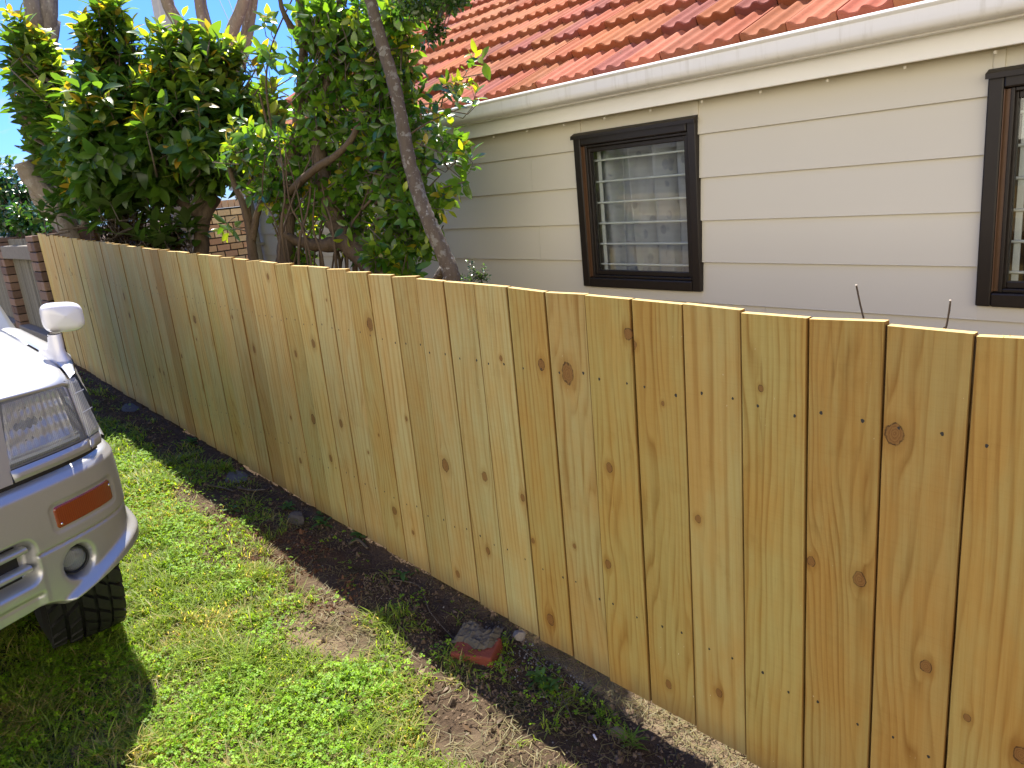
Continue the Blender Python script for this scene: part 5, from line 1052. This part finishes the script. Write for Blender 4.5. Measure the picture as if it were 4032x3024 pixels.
cp(m.build('underbody', RUBBER))
# side mirror on the wing
m = MB(); bz = lambda x: float(top_z(.4475, x)) - .014
P = []
for i, a in enumerate(np.linspace(0, 2 * math.pi, 28, endpoint=False)): P.append((math.cos(a), math.sin(a)))
P = np.array(P); rows = []
for sx, sy, xo, yo, zo in ((.160, .034, -2.81, .474, -.012), (.155, .031, -2.81, .473, .006), (.125, .024, -2.795, .472, .022), (.070, .020, -2.755, .472, .034), (.046, .019, -2.735, .473, .060), (.036, .018, -2.730, .474, .085)): rows.append(np.stack([xo + sx * np.sign(P[:, 0]) * np.abs(P[:, 0]) ** .8, yo + sy * P[:, 1], np.array([bz(xo + sx * q) if zo < .03 else bz(xo) for q in P[:, 0]]) + zo], 1))
m.grid(np.array(rows), closed=True); mi = cp(m.build('side_mirror', WHITEP, smooth=True))
m = MB(); rows = []; zc = bz(-2.75) + .128
for t in np.linspace(-1, 1, 21):            # rounded box head
    k = (1 - abs(t) ** 3.2) ** (1 / 3.2) if abs(t) < 1 else .02
    a = np.linspace(0, 2 * math.pi, 36, endpoint=False); ca, sa = np.cos(a), np.sin(a); ex = .55
    hz = .047 * (1 - .10 * t); yy = .058 * np.sign(ca) * np.abs(ca) ** ex; zz1 = hz * np.sign(sa) * np.abs(sa) ** ex
    rows.append(np.stack([np.full(36, -2.752 + .040 * t) , .512 + (yy * k) + .0, zc + zz1 * k - .10 * yy * k * 1.0 + .004 * t], 1))
m.grid(np.array(rows), closed=True, flip=True); sub(m.build('mirror_shell', WHITEP, smooth=True), mi)
m = MB(); m.tube([(-2.735, .476, bz(-2.73) + .0790), (-2.735, .476, bz(-2.73) + .0815)], .0215, 20); sub(m.build('mirror_joint', BLACKP), mi)
m = MB(); rows = [np.stack([-2.81 + .163 * np.sign(P[:, 0]) * np.abs(P[:, 0]) ** .8, .474 + .036 * P[:, 1], np.array([bz(-2.81 + .163 * q) for q in P[:, 0]]) - .010 + dz], 1) for dz in (-.012, .004)]; m.grid(np.array(rows), closed=True); sub(m.build('mirror_gasket', BLACKP, smooth=True), mi)
# cabin
def ring(x, zl, zt, yt, yb=.545): 
    h = YC + 0; return [(x, yb, zl), (x, yb - .004, 1.08), (x, yt + .01, zt - .06), (x, yt - .05, zt), (x, YC, zt + .03)]
secs = [(-3.62, .50, 1.13, .49), (-3.95, .50, 1.58, .43), (-4.25, .50, 1.80, .40), (-5.2, .50, 1.85, .40), (-6.3, .50, 1.83, .40), (-6.62, .55, 1.70, .42), (-6.70, .60, 1.12, .50)]
P = np.array([ring(*s) for s in secs]); m = MB(); cxs = (P[:-1, :-1, 0] + P[1:, 1:, 0]) / 2
def dense(P, k=8):
    n, q = P.shape[:2]; a = np.linspace(0, n - 1, (n - 1) * k + 1); out = np.zeros((len(a), q, 3))
    for j in range(q):
        for c_ in range(3): out[:, j, c_] = np.interp(a, np.arange(n), P[:, j, c_])
    b = np.linspace(0, q - 1, (q - 1) * 8 + 1); out2 = np.zeros((len(a), len(b), 3))
    for i in range(len(a)):
        for c_ in range(3): out2[i, :, c_] = np.interp(b, np.arange(q), out[i, :, c_])
    return out2
Pd = dense(P); cx = (Pd[:-1, :-1, 0] + Pd[1:, 1:, 0]) / 2; czz = (Pd[:-1, :-1, 2] + Pd[1:, 1:, 2]) / 2; keep = (cx - XW + 2.62) ** 2 + (czz - ZW) ** 2 > .44 ** 2
m.grid(Pd, keep=keep); m.grid(xmirror(Pd), keep=keep, flip=True); cp(m.build('cabin', PAINT, smooth=True, sharp=30))
m = MB(); q = np.array([[(-3.60 - .34 * t, YC + (.70 - .08 * t) * s_, 1.165 + .44 * t) for s_ in np.linspace(-1, 1, 12)] for t in np.linspace(0, 1, 6)]); q[..., 0] += .05 * (1 - ((q[..., 1] - YC) / .8) ** 2); m.grid(q); cp(m.build('windscreen', CARGLASS, smooth=True))
m = MB()
for a, b in ((-4.05, -4.75), (-4.83, -5.6), (-5.68, -6.4)):
    q = np.array([[(a + (.0 if t == 0 else (-.18 if a > -4.1 else 0)), .546 - .10 * t, 1.13 + .55 * t), (b, .546 - .10 * t, 1.13 + .55 * t)] for t in (0, 1)]); m.grid(q, flip=True); m.grid(xmirror(q))
[cp(o) for o in m.pair(YC, 'side_window', CARGLASS)]
# wheels
def make_wheel():
    root = bpy.data.objects.new('wheel', None); C.objects.link(root); m = MB(); r = .375; hw = .118
    prof_ = [(.20, -hw + .02), (.23, -hw), (.30, -hw - .006), (.345, -hw + .004), (.362, -hw + .022), (.364, 0), (.362, hw - .022), (.345, hw - .004), (.30, hw + .006), (.23, hw), (.20, hw - .02)]
    m.lathe(prof_, (0, 0, 0), 'y', 64); nb = 34
    for i in range(nb):
        for rowy, ly, sh in ((-.092, .040, 0), (-.042, .034, .5), (.004, .034, 0), (.048, .034, .5), (.094, .040, 0)):
            a = (i + sh) / nb * 2 * math.pi; da = .38 / nb * 2 * math.pi; sk = .25 / nb * 6.28 * (1 if rowy > 0 else -1); ro = .379 if abs(rowy) < .08 else .374; ri = .355 if abs(rowy) < .08 else .335
            v = []
            for rr, f_ in ((ri, 1.12), (ro, .95)):
                for yy, aa in ((rowy - ly / 2, a - da + sk), (rowy + ly / 2, a - da - sk), (rowy + ly / 2, a + da - sk), (rowy - ly / 2, a + da + sk)): aa2 = a + (aa - a) * f_; v.append((rr * math.cos(aa2), yy, rr * math.sin(aa2)))
            m.add(v, [(0, 3, 2, 1), (4, 5, 6, 7), (0, 1, 5, 4), (1, 2, 6, 5), (2, 3, 7, 6), (3, 0, 4, 7)])
    t = m.build('tyre', RUBBER); t.parent = root
    m = MB(); m.lathe([(.0001, .065), (.05, .065), (.06, .045), (.12, .03), (.17, .06), (.20, .085), (.21, .085), (.21, -.085)], (0, 0, 0), 'y', 40); rm = m.build('rim', CHROME, smooth=True, sharp=40); rm.parent = root; return root
wh = make_wheel()
for i, (x, y, rz) in enumerate(((XW, .375, -.03), (XW, 2 * YC - .375, math.pi - .03), (XW - 2.62, .385, 0), (XW - 2.62, 2 * YC - .385, math.pi))):
    r_ = wh if i == 0 else wh.copy()
    if i:
        C.objects.link(r_)
        for ch in list(wh.children): c2 = ch.copy(); C.objects.link(c2); c2.parent = r_
    r_.location = Vector((x, y, float(gh(x)) + .372)) - car.location; r_.rotation_euler = (0, 0, rz); r_.parent = car
